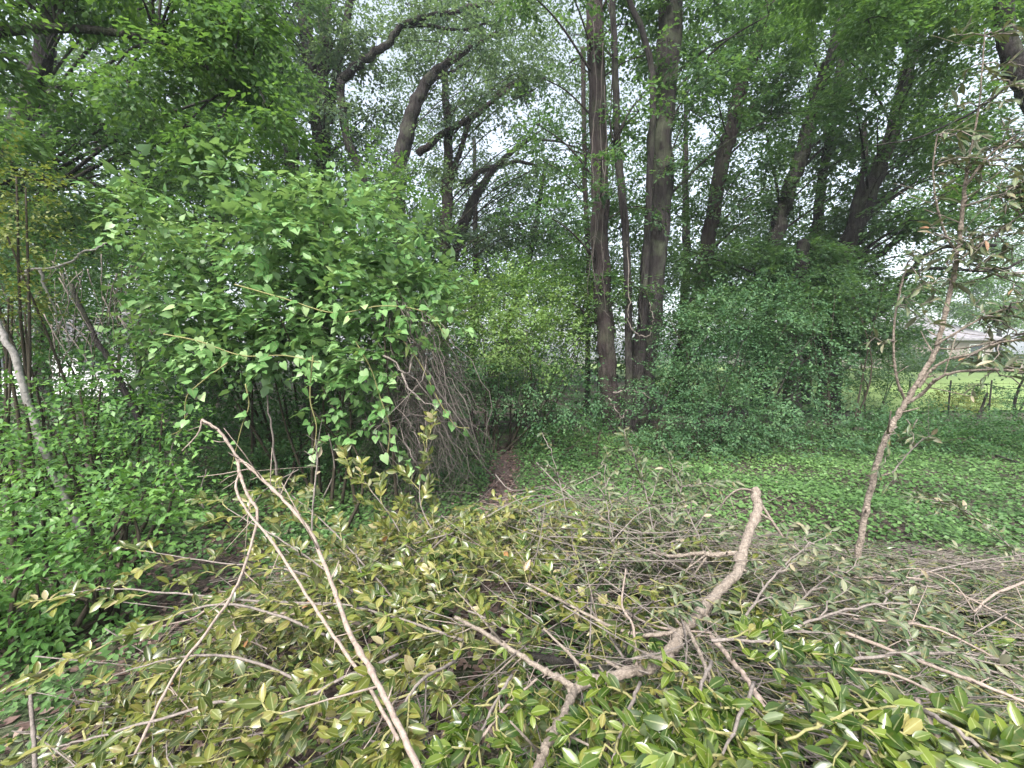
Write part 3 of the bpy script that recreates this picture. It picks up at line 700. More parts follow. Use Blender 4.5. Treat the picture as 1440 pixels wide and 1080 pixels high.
bush('low_brush', 'low dark brush along the far edge of the clearing, middle right', 'bush',
     [(1040, 635, 0, .9, .36), (1110, 625, .1, 1.0, .45), (1180, 612, .2, 1.0, .45), (1240, 618, .2, .8, .38), (990, 645, -.2, .6, .25)], 6.9, 'honeysuckle', .05, 1.9, .28, 11)
bush('low_brush', 'low dark brush strip beneath the garden fence at far right', 'bush',
     [(1270, 622, 0, .8, .36), (1335, 626, 0, .9, .32), (1410, 624, 0, .9, .32), (1480, 624, 0, .9, .34), (1290, 606, 1.2, .9, .4), (1370, 610, 1.2, 1., .36), (1460, 608, 1.2, 1., .38)], 7.0, 'privet', .05, 2.6, .28, 11)
bush('round_bush', 'dark round bush left of the sunlit garden lawn', 'bush',
     [(1228, 560, 0, .85, .7), (1265, 575, -.3, .6, .5), (1200, 500, .3, .9, .8), (1270, 500, 1., .6, .6)], 9.5, 'canopy', .06, 1.4, .3, 11)

# big vine covered heap, centre left
vine_root_label = 'large mound of bright heart leaved vine over a dead shrub, left of centre'
_bl = [(480, 300, .5, .6, .36), (430, 350, .3, .7, .42), (520, 370, .1, .5, .34), (350, 390, .2, .6, .4), (560, 400, 0, .35, .28), (460, 440, -.1, .6, .34),
       (300, 350, .5, .45, .28), (250, 450, .2, .4, .26), (370, 470, -.1, .55, .28), (290, 480, 0, .4, .24), (500, 480, -.3, .3, .2), (225, 340, .6, .28, .2), (600, 400, .1, .2, .24)]
for _i in range(26):
    _bl.append((rng.uniform(170, 610), rng.uniform(235, 520), rng.uniform(-.5, .6), rng.uniform(.12, .26), rng.uniform(.10, .2)))
bush('vine_mound', vine_root_label, 'vine', _bl, 4.3, 'vine', .078, 1.15, .34, 9, kind='heart', kind2='heart_far', nobj=300, stems=1, droop=.15, dens=105, up=.5, svar=.45)
bush('vine_undergrowth', 'finer leaved dark green shrub tangled inside the vine mound', 'bush',
     [(350, 670, .2, .6, .25), (270, 690, .1, .5, .22), (430, 680, .3, .6, .22), (520, 660, .6, .6, .3), (440, 400, .4, .9, .6), (350, 430, .4, .8, .6), (520, 440, .5, .6, .5), (400, 520, .4, .9, .45), (300, 520, .4, .7, .5), (330, 620, .5, .7, .4), (480, 580, .6, .5, .4), (250, 560, .3, .5, .5)], 4.6, 'privet', .05, 1.7, .26, 10, stems=1)
bush('climbing_shrub', 'fresh green shrub rising behind the vine mound toward the forked trunks', 'bush',
     [(470, 235, 0, .7, .35), (400, 260, 0, .8, .4), (340, 280, -.2, .7, .35), (520, 270, .2, .6, .4), (270, 290, -.2, .7, .35), (220, 330, -.3, .6, .35), (580, 330, .3, .5, .5)], 5.8, 'canopy_light', .065, 1.6, .34, 10, kind='tiny')
# sprigs of vine hanging free in front
def vine_strand(label, pts, Y, n, r=.006, leaf=.085):
    S = smooth_path([W(a, b, Y) for a, b in pts], 6)
    root = thing('vine_strand', label, 'vine', S[0])
    t = Tubes(); t.add(S, [r, r * .6], 4); t.build('stem', M['green_twig'], root)
    lv = Leaves(); k = np.linspace(.1, 1, n); idx = (k * (len(S) - 1)).astype(int)
    p = S[idx] + rng.normal(0, .035, (n, 3))
    ax = norm(rng.normal(0, .6, (n, 3)) + np.array((0, -.3, -.6))); nr = norm(rng.normal(0, .35, (n, 3)) + np.array((0, -.8, .7)))
    lv.add(p, rotmats(ax, nr), leaf * rng.uniform(.6, 1.15, n), rng.uniform(.3, .95, n))
    emit(root, lv, 'heart', 'vine', 300, minpx=0)
bush('dark_shrub', 'dark shaded shrub directly behind the dead twig tangle', 'shrub',
     [(600, 520, 0, .5, .45), (560, 620, 0, .6, .4), (640, 640, .2, .4, .3), (480, 620, 0, .6, .4), (600, 680, .1, .5, .2)], 4.9, 'privet', .05, 2.0, .26, 10, stems=1)
bush('vine_curtain', 'ragged curtain of heart leaved vine draped over the top of the dead twigs', 'vine',
     [(545, 430, 0, .26, .22), (590, 400, .1, .24, .16), (540, 560, -.2, .1, .1), (600, 500, -.2, .1, .08), (500, 600, 0, .14, .1), (450, 580, 0, .16, .1), (560, 640, -.2, .06, .06), (520, 500, 0, .22, .16), (620, 450, .1, .12, .16), (570, 490, .1, .16, .1), (470, 540, 0, .2, .14)], 3.75, 'vine', .075, 1.0, .24, 9, kind='heart', kind2='heart_far', nobj=160, stems=1, dens=110, up=.6)
vine_strand('vine strand with pale heart leaves dangling below the left of the mound', [(345, 540), (350, 570), (340, 600), (325, 660)], 3.4, 6)
vine_strand('vine strand dangling in front of the dead twig tangle', [(500, 480), (522, 520), (535, 560), (548, 600), (545, 640)], 3.5, 13)
vine_strand('short vine strand with heart leaves at the right of the dead twig tangle', [(560, 470), (590, 510), (618, 565), (640, 598), (660, 602)], 3.6, 12)
vine_strand('vine strand reaching left over the shaded hollow with pale heart leaves', [(320, 510), (280, 540), (262, 560), (258, 600), (240, 612)], 3.3, 11)
vine_strand('long vine hanging straight down left of the dead twigs', [(440, 500), (436, 560), (445, 600), (440, 640)], 3.4, 5)
vine_strand('vine runner arching across the front of the vine mound', [(330, 400), (400, 420), (470, 440), (540, 430), (600, 440), (625, 470)], 3.5, 26)
vine_strand('vine runner of large pale leaves along the lower left of the mound', [(230, 470), (280, 480), (340, 500), (400, 500), (450, 510)], 3.3, 22)

# dead twig tangle below the vine mound
def twig_tangle():
    top = W(590, 440, 4.0)
    root = thing('dead_shrub', 'tangle of dead grey twigs hanging like a skirt under the vine mound', 'dead shrub', (top[0], top[1], 0))
    many = Tubes()
    def one(a, e, r, bow, part):
        m = (a + e) / 2 + rng.normal(0, .10, 3) + np.array((bow, 0, .05))
        S = smooth_path([a, m, e], 5); S[1:-1] += rng.normal(0, .014, (len(S) - 2, 3)); S[:, 2] = np.maximum(S[:, 2], .02)
        if part:
            t = Tubes(); t.add(S, [r * 1.5, r, r * .4], 3); t.build('twig', M['twig'], root)
        else: many.add(S, [r, r * .7, r * .3], 3)
        for q in range(3):
            s0 = S[rng.integers(2, len(S) - 1)]; dd = rng.normal(0, .12, 3) + np.array((.06, -.02, -.10))
            many.add([s0, s0 + dd + rng.normal(0, .02, 3), s0 + dd * 2 + rng.normal(0, .05, 3)], [r * .4, r * .3, .0008], 3)
    for i in range(150):
        ax_ = rng.uniform(515, 615); ay = rng.uniform(410, 600); dy = rng.uniform(-.4, .5)
        a = W(ax_, ay, 4.0 + dy); e = W(min(ax_ + rng.normal(22, 36), 668), min(ay + rng.uniform(60, 170), 730), 4.0 + dy + rng.uniform(-.4, .4))
        one(a, e, rng.uniform(.0015, .0045) * (1 if i % 9 else 2.2), rng.normal(.03, .08), i < 100)
    for i in range(260):                      # short crossing bits
        a = W(rng.uniform(505, 655), rng.uniform(430, 720), 4.0 + rng.uniform(-.5, .5)); e = a + rng.normal(0, .2, 3)
        many.add(smooth_path([a, (a + e) / 2 + rng.normal(0, .05, 3), e], 3), [.0025, .0018, .0008], 3)
    for i in range(30):                       # long springy shoots sweeping out to the right and curling down
        a = W(rng.uniform(560, 610), rng.uniform(430, 560), 3.95 + rng.uniform(-.3, .3))
        e = W(rng.uniform(625, 686), rng.uniform(560, 690), 3.9 + rng.uniform(-.5, .3))
        one(a, e, rng.uniform(.0015, .004), rng.uniform(.03, .14), i < 20)
    many.build('fine_twigs', M['twig_dark'], root, kind='stuff')
twig_tangle()
def bare_sticks(name, label, cat, paths, Y, mat, r0=.01, r1=.004, sides=5, part='stem'):
    P0 = W(*paths[0][0][:2], Y); root = thing(name, label, cat, (P0[0], P0[1], 0))
    for p in paths:
        rr = p[0][3] if len(p[0]) > 3 else r0
        Q = [W(q[0], q[1], Y + (q[2] if len(q) > 2 else 0)) for q in p]
        S = smooth_path(Q, 5); S[1:-1] += rng.normal(0, min(rr * .3, .005), (len(S) - 2, 3))
        t = Tubes(); t.add(S, [rr, (rr + r1) / 2, r1], sides, rough=.05); t.build(part, M[mat], root)
    return root
bare_sticks('dead_branch', 'bare grey dead branch reaching right out of the far left thicket', 'branch', [
    [(30, 388), (40, 380), (75, 376), (105, 366), (112, 356), (135, 350), (150, 342)], [(56, 380), (62, 400), (70, 420), (80, 440)], [(40, 386), (30, 392), (28, 400)]], 3.6, 'bark_pale', .014, .006)
bare_sticks('leaning_sapling', 'pale grey young trunk leaning left across the far left edge', 'tree', [
    [(118, 755), (98, 710), (82, 680), (60, 628), (40, 570), (18, 500), (0, 462), (-30, 400), (-60, 300)]], 3.1, 'bark_pale', .026, .018, 10, 'trunk')
bare_sticks('thin_sapling', 'thin pale stem behind the left shrubs, leaning right', 'tree', [
    [(215, 620), (180, 560), (165, 530), (150, 500), (130, 468), (100, 400)]], 4.3, 'bark', .035, .02, 8, 'trunk')
tw_paths = []
for i in range(46):
    x = rng.uniform(40, 215); y = rng.uniform(350, 470); a = rng.uniform(-1, 1)
    L_ = rng.uniform(40, 110); d = rng.uniform(-.4, .4)
    tw_paths.append([(x, y, d, rng.uniform(.004, .009)), (x + a * L_ * .4 + rng.normal(0, 6), y + L_ * .45, d), (x + a * L_ * .7, y + L_, d)])
bare_sticks('dead_brush', 'bare grey brush of fine dead stems in the left thicket', 'dead shrub', tw_paths, 4.4, 'twig', .008, .003, 3, 'twig')
bare_sticks('bare_shrub', 'slim bare stems rising in the dark gap left of the twig tangle', 'shrub', [
    [(395, 700, 0, .016), (386, 640), (380, 590), (372, 540)], [(250, 740, .0, .012), (262, 700), (240, 640), (270, 570)], [(300, 745, 0, .012), (282, 700), (290, 660)],
    [(235, 760, 0, .014), (228, 700), (240, 650)], [(455, 700, 0, .010), (470, 660), (462, 610)], [(340, 740, 0, .009), (372, 690), (420, 660)]], 4.2, 'twig', .012, .006)
bare_sticks('bare_shrub', 'bare dark branches low in the hollow behind the path', 'shrub', [
    [(650, 640, 0, .014), (700, 643), (760, 655), (800, 652)], [(700, 620, .3, .010), (725, 580), (732, 550), (745, 520)], [(690, 610, .3, .009), (700, 570), (715, 540)], [(735, 640, .2, .010), (742, 600), (730, 560)],
    [(660, 650, 0, .008), (690, 660), (710, 655)]], 6.3, 'bark_dark', .012, .005)
bare_sticks('bare_shrub', 'bare twisted stems at the foot of the honeysuckle, centre right', 'shrub', [
    [(968, 640, 0, .02), (980, 610), (1000, 580), (1030, 520), (1045, 480)], [(985, 625, 0, .012), (975, 590), (990, 560)], [(1090, 560, 0, .014), (1120, 500), (1150, 470)], [(1000, 620, 0, .014), (1030, 575), (1075, 520)],
    [(960, 520, .6, .016), (990, 480, .5), (1010, 440, .5)]], 6.9, 'bark_dark', .012, .006)

# left thicket shrubs
bush('yellowish_shrub', 'yellowish green fine leaved shrub at the far left edge', 'shrub',
     [(10, 270, 0, .35, .3), (20, 340, 0, .3, .25), (0, 420, 0, .28, .25), (-40, 300, 0, .4, .4), (30, 450, .1, .2, .2)], 3.3, 'yellowish', .035, 1.2, .2, 11, kind='oval')
bush('thicket_shrub', 'mid green thicket closing the view behind the far left shrubs', 'shrub',
     [(-20, 430, 0, .9, .7), (60, 470, .3, .5, .5), (170, 440, 0, .8, .7), (120, 380, .3, .9, .6), (250, 420, 0, .8, .7), (200, 530, 0, .8, .6), (10, 560, .3, .7, .5), (100, 600, 0, .9, .5), (60, 350, .3, .8, .6), (-60, 340, 0, .8, .7)], 6.6, 'canopy', .07, 2.0, .36, 10)
bush('left_shrub', 'dark shaded shrub filling the left thicket behind the pale leaning trunk', 'shrub',
     [(100, 560, .3, .8, .5), (170, 600, .2, .7, .5), (60, 620, .2, .7, .5), (210, 540, .4, .6, .45), (130, 480, .6, .6, .35), (20, 540, .2, .5, .5), (160, 400, .8, .8, .5), (60, 420, .8, .8, .6), (220, 460, .8, .5, .5)], 4.4, 'privet', .055, 1.1, .28, 10)
bush('left_shrub', 'mid green privet like shrub with neat paired leaves left of the hollow', 'shrub',
     [(120, 640, 0, .42, .3), (200, 660, .1, .35, .26), (60, 590, 0, .4, .3), (30, 660, -.1, .38, .3), (150, 560, .2, .4, .3), (230, 600, .3, .3, .25)], 3.1, 'fresh', .05, 1.7, .2, 9, kind='oval', nobj=290, up=.8)
bush('left_shrub', 'near green shrub spilling into the lower left corner in opposite leaf pairs', 'shrub',
     [(70, 760, 0, .42, .26), (160, 740, .1, .33, .2), (20, 840, -.15, .34, .26), (110, 830, 0, .3, .22), (-40, 760, 0, .4, .4), (40, 920, -.1, .22, .16), (-30, 900, -.1, .3, .3), (200, 700, .3, .25, .16)], 2.25, 'fresh', .050, 2.2, .2, 9, kind='ell', kind2='oval', nobj=300, up=.8, droop=.1)
bush('seedling_patch', 'light green seedlings on the litter in the lower left corner', 'shrub',
     [(80, 960, 0, .12, .05), (20, 1000, -.05, .14, .06), (130, 930, .1, .12, .05), (170, 900, .2, .12, .05), (30, 1060, -.2, .1, .05)], 1.75, 'ivy', .04, 1.6, .1, 7, kind='oval', nobj=80, stems=2, srad=.004)

# ------------------------------------------------------------------ garden and house beyond on the right
bush('garden_shrub', 'olive and rust shrub at the near edge of the sunlit lawn', 'shrub', [(1338, 585, 0, .5, .42), (1360, 600, .3, .5, .3)], 11.6, 'yellowish', .055, 4.0, .28, 10)
bush('garden_shrub', 'low dark shrub on the sunlit lawn behind the garden saplings', 'shrub', [(1395, 580, 0, .75, .26), (1430, 582, 0, .6, .2)], 13, 'privet', .06, 4.0, .3, 10)
for k, (a, lab) in enumerate([([(1366, 625), (1368, 600), (1380, 575), (1388, 552)], 'thin dark sapling with a bare lower stem, left one on the garden edge'),
                              ([(1424, 622), (1426, 590), (1428, 560), (1440, 530)], 'thin dark forked sapling, right one on the garden edge')]):
    tree('garden_sapling', lab, 'sapling', a, 9.5, (.028, .02), 'bark_dark', 'canopy', [(a[-1][0], a[-1][1] - 12, 0, (.6, .6, .22), 22)], [([(*a[1], 0), (a[1][0] + 14, a[1][1] - 22, 0), (a[1][0] + 24, a[1][1] - 34, 0)], .02, .01)], .06, 9, .3, 7, top=0)
def fence():
    y = 10.6; x0 = W(1275, 600, y)[0]; x1 = W(1560, 600, y)[0]
    root = thing('wire_fence', 'low wire fence with thin dark posts before the sunlit lawn', 'fence', ((x0 + x1) / 2, y, 0))
    for i in range(6):
        t = Tubes(); x = x0 + (x1 - x0) * i / 5; t.add([(x, y, 0), (x, y, .45), (x + .01, y, .95)], [.02, .018, .018], 6); t.build('post', M['bark_dark'], root)
    t = Tubes()
    for z in np.linspace(.12, .88, 7): t.add([(x0, y, z), ((x0 + x1) / 2, y, z - .01), (x1, y, z)], .003, 3)
    for x in np.arange(x0, x1, .16): t.add([(x, y, .1), (x, y, .9)], .002, 3)
    t.build('wire', M['bark_dark'], root)
fence()
def bx(a, b):
    a, b = np.minimum(a, b), np.maximum(a, b)
    V = np.array([[(a, b)[i][0], (a, b)[j][1], (a, b)[k][2]] for i in (0, 1) for j in (0, 1) for k in (0, 1)])
    Fq = np.array([(0, 1, 3, 2), (4, 6, 7, 5), (0, 4, 5, 1), (2, 3, 7, 6), (0, 2, 6, 4), (1, 5, 7, 3)])
    return V, Fq
def part_boxes(name, boxes, mat, parent):
    V = []; Q = []; n = 0
    for a, b in boxes:
        v, q = bx(a, b); V.append(v); Q.append(q + n); n += 8
    return link(name, mesh_from(name, np.vstack(V) - org(parent), [np.vstack(Q)], [mat]), parent)
def house(name, label, x0, x1, y0, y1, hw, hr, wallc, z0=0.0):
    root = thing(name, label, name, ((x0 + x1) / 2, y0, z0))
    wm = plain_mat(name + '_wall', wallc, tuple(c * 1.2 for c in wallc), 8, .8, .2)
    rm = plain_mat(name + '_shingles', (.16, .15, .165), (.25, .24, .26), 5, .9, .4)
    gm = plain_mat(name + '_glass', (.03, .04, .05), (.06, .07, .08), 2, .15, 0); tm = plain_mat(name + '_trim', (.6, .6, .6), (.7, .7, .7), 4, .6, 0)
    part_boxes('wall', [((x0, y0, z0), (x1, y1, z0 + hw))], wm, root)
    o = .5; ym = (y0 + y1) / 2; z = z0 + hw
    V = np.array([(x0 - o, y0 - o, z), (x1 + o, y0 - o, z), (x1 + o, y1 + o, z), (x0 - o, y1 + o, z), (x0 + 2, ym, z + hr), (x1 - 2, ym, z + hr)])
    V2 = np.vstack([V, V[:4] - (0, 0, .18)])
    rf = link('roof', mesh_from('roof', V2 - org(root), [np.array([(0, 1, 5, 4), (2, 3, 4, 5), (6, 9, 8, 7), (0, 6, 7, 1), (1, 7, 8, 2), (2, 8, 9, 3), (3, 9, 6, 0)]), np.array([(1, 2, 5), (3, 0, 4)])], [rm]), root)
    n = max(2, int((x1 - x0) / 3.2))
    for i in range(n):
        xc = x0 + (x1 - x0) * (i + .5) / n
        f = part_boxes('window', [((xc - .65, y0 - .06, z0 + .9), (xc + .65, y0 - .004, z0 + 1.0)), ((xc - .65, y0 - .06, z0 + 2.1), (xc + .65, y0 - .004, z0 + 2.2)),
                                  ((xc - .65, y0 - .06, z0 + 1.0), (xc - .55, y0 - .004, z0 + 2.1)), ((xc + .55, y0 - .06, z0 + 1.0), (xc + .65, y0 - .004, z0 + 2.1))], tm, root)
        me = part_boxes('pane', [((xc - .55, y0 - .03, z0 + 1.0), (xc + .55, y0 - .006, z0 + 2.1))], gm, root); me.parent = f
    return root
house('house', 'low house with a pale grey shingle roof beyond the sunlit lawn', 24.5, 44, 38, 47, 2.7, 2.3, (.22, .19, .17), .4)
house('garage', 'white walled garage glimpsed through the far left thicket', -21, -14.5, 16.0, 21, 2.3, 1.2, (.72, .72, .74))
bush('foundation_shrubs', 'dark row of shrubs planted before the far house wall', 'hedge', [(x, 520 + (x % 3) * 3, 0, 1.6, 1.0) for x in range(1290, 1480, 22)], 33, 'canopy', .16, 5.0, .8, 10)
tree('garden_tree', 'rounded light green tree behind the house at far right', 'tree', [(1405, 515), (1405, 460)], 52, (.35, .2), 'bark', 'canopy_light',
     A(1320, 1520, 385, 450, 6, 2, 3.0, 46, 2), [], .3, 11, 1.3, 8, top=0)
tree('garden_tree', 'green tree above the left end of the far house roof', 'tree', [(1250, 530), (1255, 460)], 44, (.3, .2), 'bark', 'canopy_light',
     A(1190, 1310, 400, 520, 4, 3, 2.2, 40, 2), [], .28, 11, 1.2, 8, top=0)
tree('garden_tree', 'tall light green tree at the far right edge above the roof', 'tree', [(1500, 520), (1500, 400)], 40, (.3, .2), 'bark', 'canopy_light',
     A(1350, 1560, 340, 440, 5, 2, 2.0, 40, 2), [], .26, 11, 1.2, 8, top=0)

# ------------------------------------------------------------------ the brush pile in front
def H(x, y):
    hx = np.interp(x, [-2.3, -1.9, -1.4, -.9, -.4, 0, .8, 1.3, 2.0, 3.0, 4.2], [0, .05, .22, .55, .76, .82, .80, .62, .42, .34, .22])
    hy = np.interp(y, [.1, .5, .9, 1.5, 2.1, 2.5, 2.9, 3.3], [.55, .62, .74, .90, 1.0, .85, .45, 0])
    return hx * hy
def shoot(lv, tb, p0, d, L_, leaf, n, r=.0045, vbase=.0, vs=.9, sag=.25, mat=None, spread=1.0, wilt=0.0, start=.15):
    d = norm(np.asarray(d, float)); p0 = np.asarray(p0, float)
    side = norm(np.cross(d, (0, 0, 1.)) + 1e-6); k = rng.normal(0, .12)
    t = np.linspace(0, 1, 7)[:, None]
    S = p0 + d * L_ * t + side * k * L_ * t ** 2 - np.array((0, 0, sag)) * L_ * t ** 2
    S[1:] += rng.normal(0, .008, (6, 3))
    if tb is not None: tb.add(S, [r, r * .75, r * .35], 4)
    tt = start + (1 - start) * (np.arange(n) // 2 + rng.random(n) * .5) / (n / 2)
    tt = np.clip(tt, 0, 1) ** .85
    idx = tt * 6; i0 = np.clip(idx.astype(int), 0, 5); fr = (idx - i0)[:, None]
    P = S[i0] * (1 - fr) + S[i0 + 1] * fr
    T = norm(S[i0 + 1] - S[i0])
    up0 = np.array((0, -.25, 1.)); roll = rng.normal(0, .7, n)
    s_ = norm(np.cross(T, up0)); u_ = np.cross(s_, T)
    sg = np.where(np.arange(n) % 2 == 0, 1., -1.)
    sd_ = s_ * (np.cos(roll) * sg)[:, None] + u_ * np.sin(np.abs(roll))[:, None] * .8
    ax = norm(T * rng.uniform(.5, 1.1, n)[:, None] + sd_ * spread + rng.normal(0, .22, (n, 3)) - np.array((0, 0, wilt)))
    nr = norm(u_ * .8 + np.array((0, -.25, .55)) - T * .35 + rng.normal(0, .55, (n, 3)))
    sz = leaf * .88 * rng.uniform(.7, 1.12, n) * (1 - .25 * (tt > .93))
    lv.add(P, rotmats(ax, nr), sz, np.clip(vbase + vs * rng.beta(1.3, 1.5, n) + rng.normal(0, .08), 0, .999))
    return S

def bough(label, pts, Ys, style, nsh=8, leaf=.062, L_=.30, n=16, r=.0048, stem_mat=None, group='cut leafy boughs on the brush pile', sag=.2, name='cut_bough', up=.12, fan=.75, wilt=0.0):
    """one cut bough: main stem through pixels at given distances, side shoots with leaves"""
    Q = [W(a, b, y) for (a, b), y in zip(pts, Ys)]
    S = smooth_path(Q, 6); S[1:-1] += rng.normal(0, .0015, (len(S) - 2, 3))
    root = thing(name, label, 'cut branch', S[0], group)
    t = Tubes(); t.add(S, [r, r * .8, r * .4], 6, rough=.05); t.build('stem', M[stem_mat or 'twig'], root)
    lv = Leaves(); tb = Tubes()
    for i in range(nsh):
        k = .12 + .88 * (i + rng.random() * .6) / nsh; k = min(k, 1)
        j = min(int(k * (len(S) - 1)), len(S) - 2)
        T = norm(S[j + 1] - S[j]); sd_ = norm(np.cross(T, (0, 0, 1.))) * (1 if i % 2 else -1)
        d = T * rng.uniform(.6, 1.1) + sd_ * fan * rng.uniform(.5, 1.2) + np.array((0, 0, up + rng.normal(0, .15)))
        shoot(lv, tb, S[j], d, L_ * rng.uniform(.7, 1.2) * (1.1 - .35 * k), leaf, n, sag=sag, wilt=wilt, r=.0035)
    T = norm(S[-1] - S[-3]); shoot(lv, tb, S[-1], T, L_ * .8, leaf, n, sag=sag * .5, r=.0035, wilt=wilt)
    tb.build('side_shoots', M['green_twig'] if style != 'wilted' else M['twig'], root, kind='stuff')
    lk = 'ell_curl' if style == 'wilted' else 'ell'
    emit(root, lv, lk, style, 300, minpx=7)
    return root

# filler: the packed heap of leafy twigs under the boughs
def heap():
    root = thing('brush_pile', 'waist high heap of cut leafy branches filling the whole foreground', 'brush pile', (0, 1.6, 0))
    sets = {k: Leaves() for k in ('olive', 'glossy', 'wilted')}
    tb = Tubes(); dead = Tubes(); C = np.array((.25, 1.5))
    n = 0
    while n < 2350:
        x = rng.uniform(-2.1, 4.2); y = rng.uniform(.25, 3.1)
        if abs(x) > 1.35 * y + .35: continue
        h = float(H(x, y))
        if h < .06: continue
        if rng.random() > min(1, .35 + h * 1.0): continue
        n += 1
        q = rng.random() ** .5
        z = h * (.35 + .65 * q) - .04
        rad = np.array((x, y)) - C; rad /= np.linalg.norm(rad) + .3
        a = rng.normal(0, .8); dx = rad[0] * math.cos(a) - rad[1] * math.sin(a); dy = rad[0] * math.sin(a) + rad[1] * math.cos(a)
        d = np.array((dx, dy - .15, rng.normal(.12, .25)))
        # who lies where: olive left and upper, fresh glossy low right, wilted grey right and back
        wg = np.exp(-((y - .8) / .45) ** 2) * (1 / (1 + math.exp(-(x + .05) * 4))) * 2.4 + .12
        ww = (1 / (1 + math.exp(-(x - .55) * 4))) * (.25 + 1.1 * (y > 1.15)) + .06
        wo = 1 / (1 + math.exp((x - .35) * 3.5)) * 1.1 + .08
        pr = np.array((wo, wg, ww)); k = rng.choice(3, p=pr / pr.sum()); st = ('olive', 'glossy', 'wilted')[k]
        shoot(sets[st], tb, (x, y, z), d, rng.uniform(.18, .36), rng.uniform(.040, .060), int(rng.integers(9, 16)), sag=.35, r=.0025, wilt=.25 if st == 'wilted' else 0)
    for i in range(4600):
        x = rng.uniform(-1.9, 4.2); y = rng.uniform(.4, 3.1); h = float(H(x, y))
        if h < .05: continue
        if (x < .3 and rng.random() < .6) or (x > 1.5 and rng.random() < .55): continue
        p = np.array((x, y, h * rng.uniform(.45, 1.1))); a = rng.uniform(0, 2 * np.pi)
        if x > .8: a = rng.choice((0, np.pi)) + rng.normal(-.25, .35)
        d = np.array((math.cos(a), math.sin(a), rng.normal(0, .22))) * rng.uniform(.15, .5)
        r = .0010 + .0035 * rng.random() ** 2.6
        S = smooth_path([p - d, p + rng.normal(0, .03, 3), p + d + rng.normal(0, .06, 3)], 3)
        S[:, 2] = np.maximum(S[:, 2], .01)
        dead.add(S, [r, r * .8, r * .3], 3)
    tb.build('leafy_twigs', M['green_twig'], root, kind='stuff'); dead.build('dead_twigs', M['twig'], root, kind='stuff')
    emit(root, sets['olive'], 'ell', 'olive', 130, 'olive_leaves', kind2='ell_lo'); emit(root, sets['glossy'], 'ell', 'glossy', 110, 'fresh_leaves', kind2='ell_lo'); emit(root, sets['wilted'], 'ell_curl', 'wilted', 60, 'wilted_leaves')
heap()

# olive boughs, left half
bough('long olive bough reaching farthest left, its tips over the near left shrub', [(470, 850), (360, 845), (250, 835), (150, 828), (85, 838)], [1.55, 1.6, 1.65, 1.7, 1.7], 'olive', 8, .062, .24, 12)
bough('olive bough pointing low left over the bare litter, ending in a bent dead tip', [(480, 900), (330, 850), (220, 875), (130, 915), (70, 940)], [1.4, 1.45, 1.45, 1.45, 1.45], 'olive', 7, .06, .2, 10)
bough('olive bough crossing the litter patch in the lower left', [(430, 960), (330, 925), (250, 925), (160, 950)], [1.25, 1.3, 1.3, 1.35], 'olive', 4, .06, .2, 9)
bough('olive bough hanging toward the bottom left corner, blurred long leaves', [(420, 1010), (330, 985), (230, 1010), (120, 1040), (80, 1050)], [1.1, 1.1, 1.1, 1.15, 1.15], 'olive', 4, .06, .17, 8)
bough('olive bough rising to the stripped branch at the left shoulder of the pile', [(520, 850), (440, 790), (380, 750), (320, 715)], [1.7, 1.85, 1.95, 2.05], 'olive', 9, .065, .26, 14)
bough('olive bough on the left shoulder, level sprays above the litter', [(500, 830), (400, 800), (300, 790), (205, 775)], [1.75, 1.8, 1.85, 1.9], 'olive', 8, .062, .26, 12)
bough('upright olive bough at the crest of the pile, left of the trampled path', [(620, 860), (580, 780), (545, 720), (505, 668)], [1.9, 2.1, 2.2, 2.3], 'olive', 10, .068, .3, 16, up=.3)
bough('tan olive bough at the crest in front of the dead twig tangle', [(660, 850), (620, 770), (590, 700), (600, 630)], [1.9, 2.1, 2.25, 2.3], 'olive', 9, .068, .26, 14, up=.3)
bough('pale dying bough at the crest, below the bare stripped fork', [(560, 850), (490, 770), (440, 720), (400, 690)], [1.8, 2.0, 2.15, 2.25], 'olive', 10, .065, .28, 14, up=.25)
bough('olive bough lying across the middle of the pile toward the path', [(560, 830), (620, 760), (660, 740), (700, 725)], [1.9, 2.1, 2.2, 2.25], 'olive', 8, .062, .24, 14)
bough('short olive bough nodding over the start of the path', [(640, 850), (700, 790), (745, 770)], [1.8, 1.95, 2.05], 'olive', 7, .06, .24, 14)
bough('olive bough in the centre left of the pile with spotted leaves', [(650, 900), (560, 870), (480, 850), (420, 850)], [1.35, 1.45, 1.5, 1.55], 'olive', 9, .06, .24, 16)
bough('olive bough drooping to the bottom edge left of the stripped pole', [(560, 920), (470, 960), (400, 1010), (360, 1070)], [1.15, 1.05, .98, .9], 'olive', 9, .058, .22, 16)
bough('olive bough of upright leaves right of the stripped pole, lower centre', [(640, 930), (590, 960), (560, 1010), (550, 1060)], [1.15, 1.02, .95, .88], 'olive', 8, .055, .2, 16)
bough('green and olive bough hanging at the bottom centre', [(720, 950), (690, 1000), (660, 1060)], [1.05, .95, .85], 'glossy', 8, .052, .19, 16)
bough('olive bough of broad pairs in the very middle of the pile', [(760, 930), (700, 880), (640, 850), (600, 820)], [1.3, 1.45, 1.55, 1.65], 'olive', 9, .06, .25, 16)
bough('bough of narrow green leaves above the lichen covered stick', [(880, 930), (840, 870), (800, 830), (770, 810)], [1.3, 1.5, 1.65, 1.75], 'olive', 8, .06, .25, 16)
bough('wispy dying bough fanning up behind the forked branch at the crest', [(1000, 820), (985, 760), (965, 715), (950, 670)], [1.8, 1.95, 2.1, 2.15], 'wilted', 9, .055, .24, 11, .004, up=.35, wilt=.3)
bough('wispy pale bough right of the limp sprig, tips over the clearing', [(880, 830), (865, 770), (855, 720), (850, 668)], [1.8, 1.95, 2.05, 2.15], 'wilted', 8, .052, .22, 10, .004, up=.3, wilt=.4)
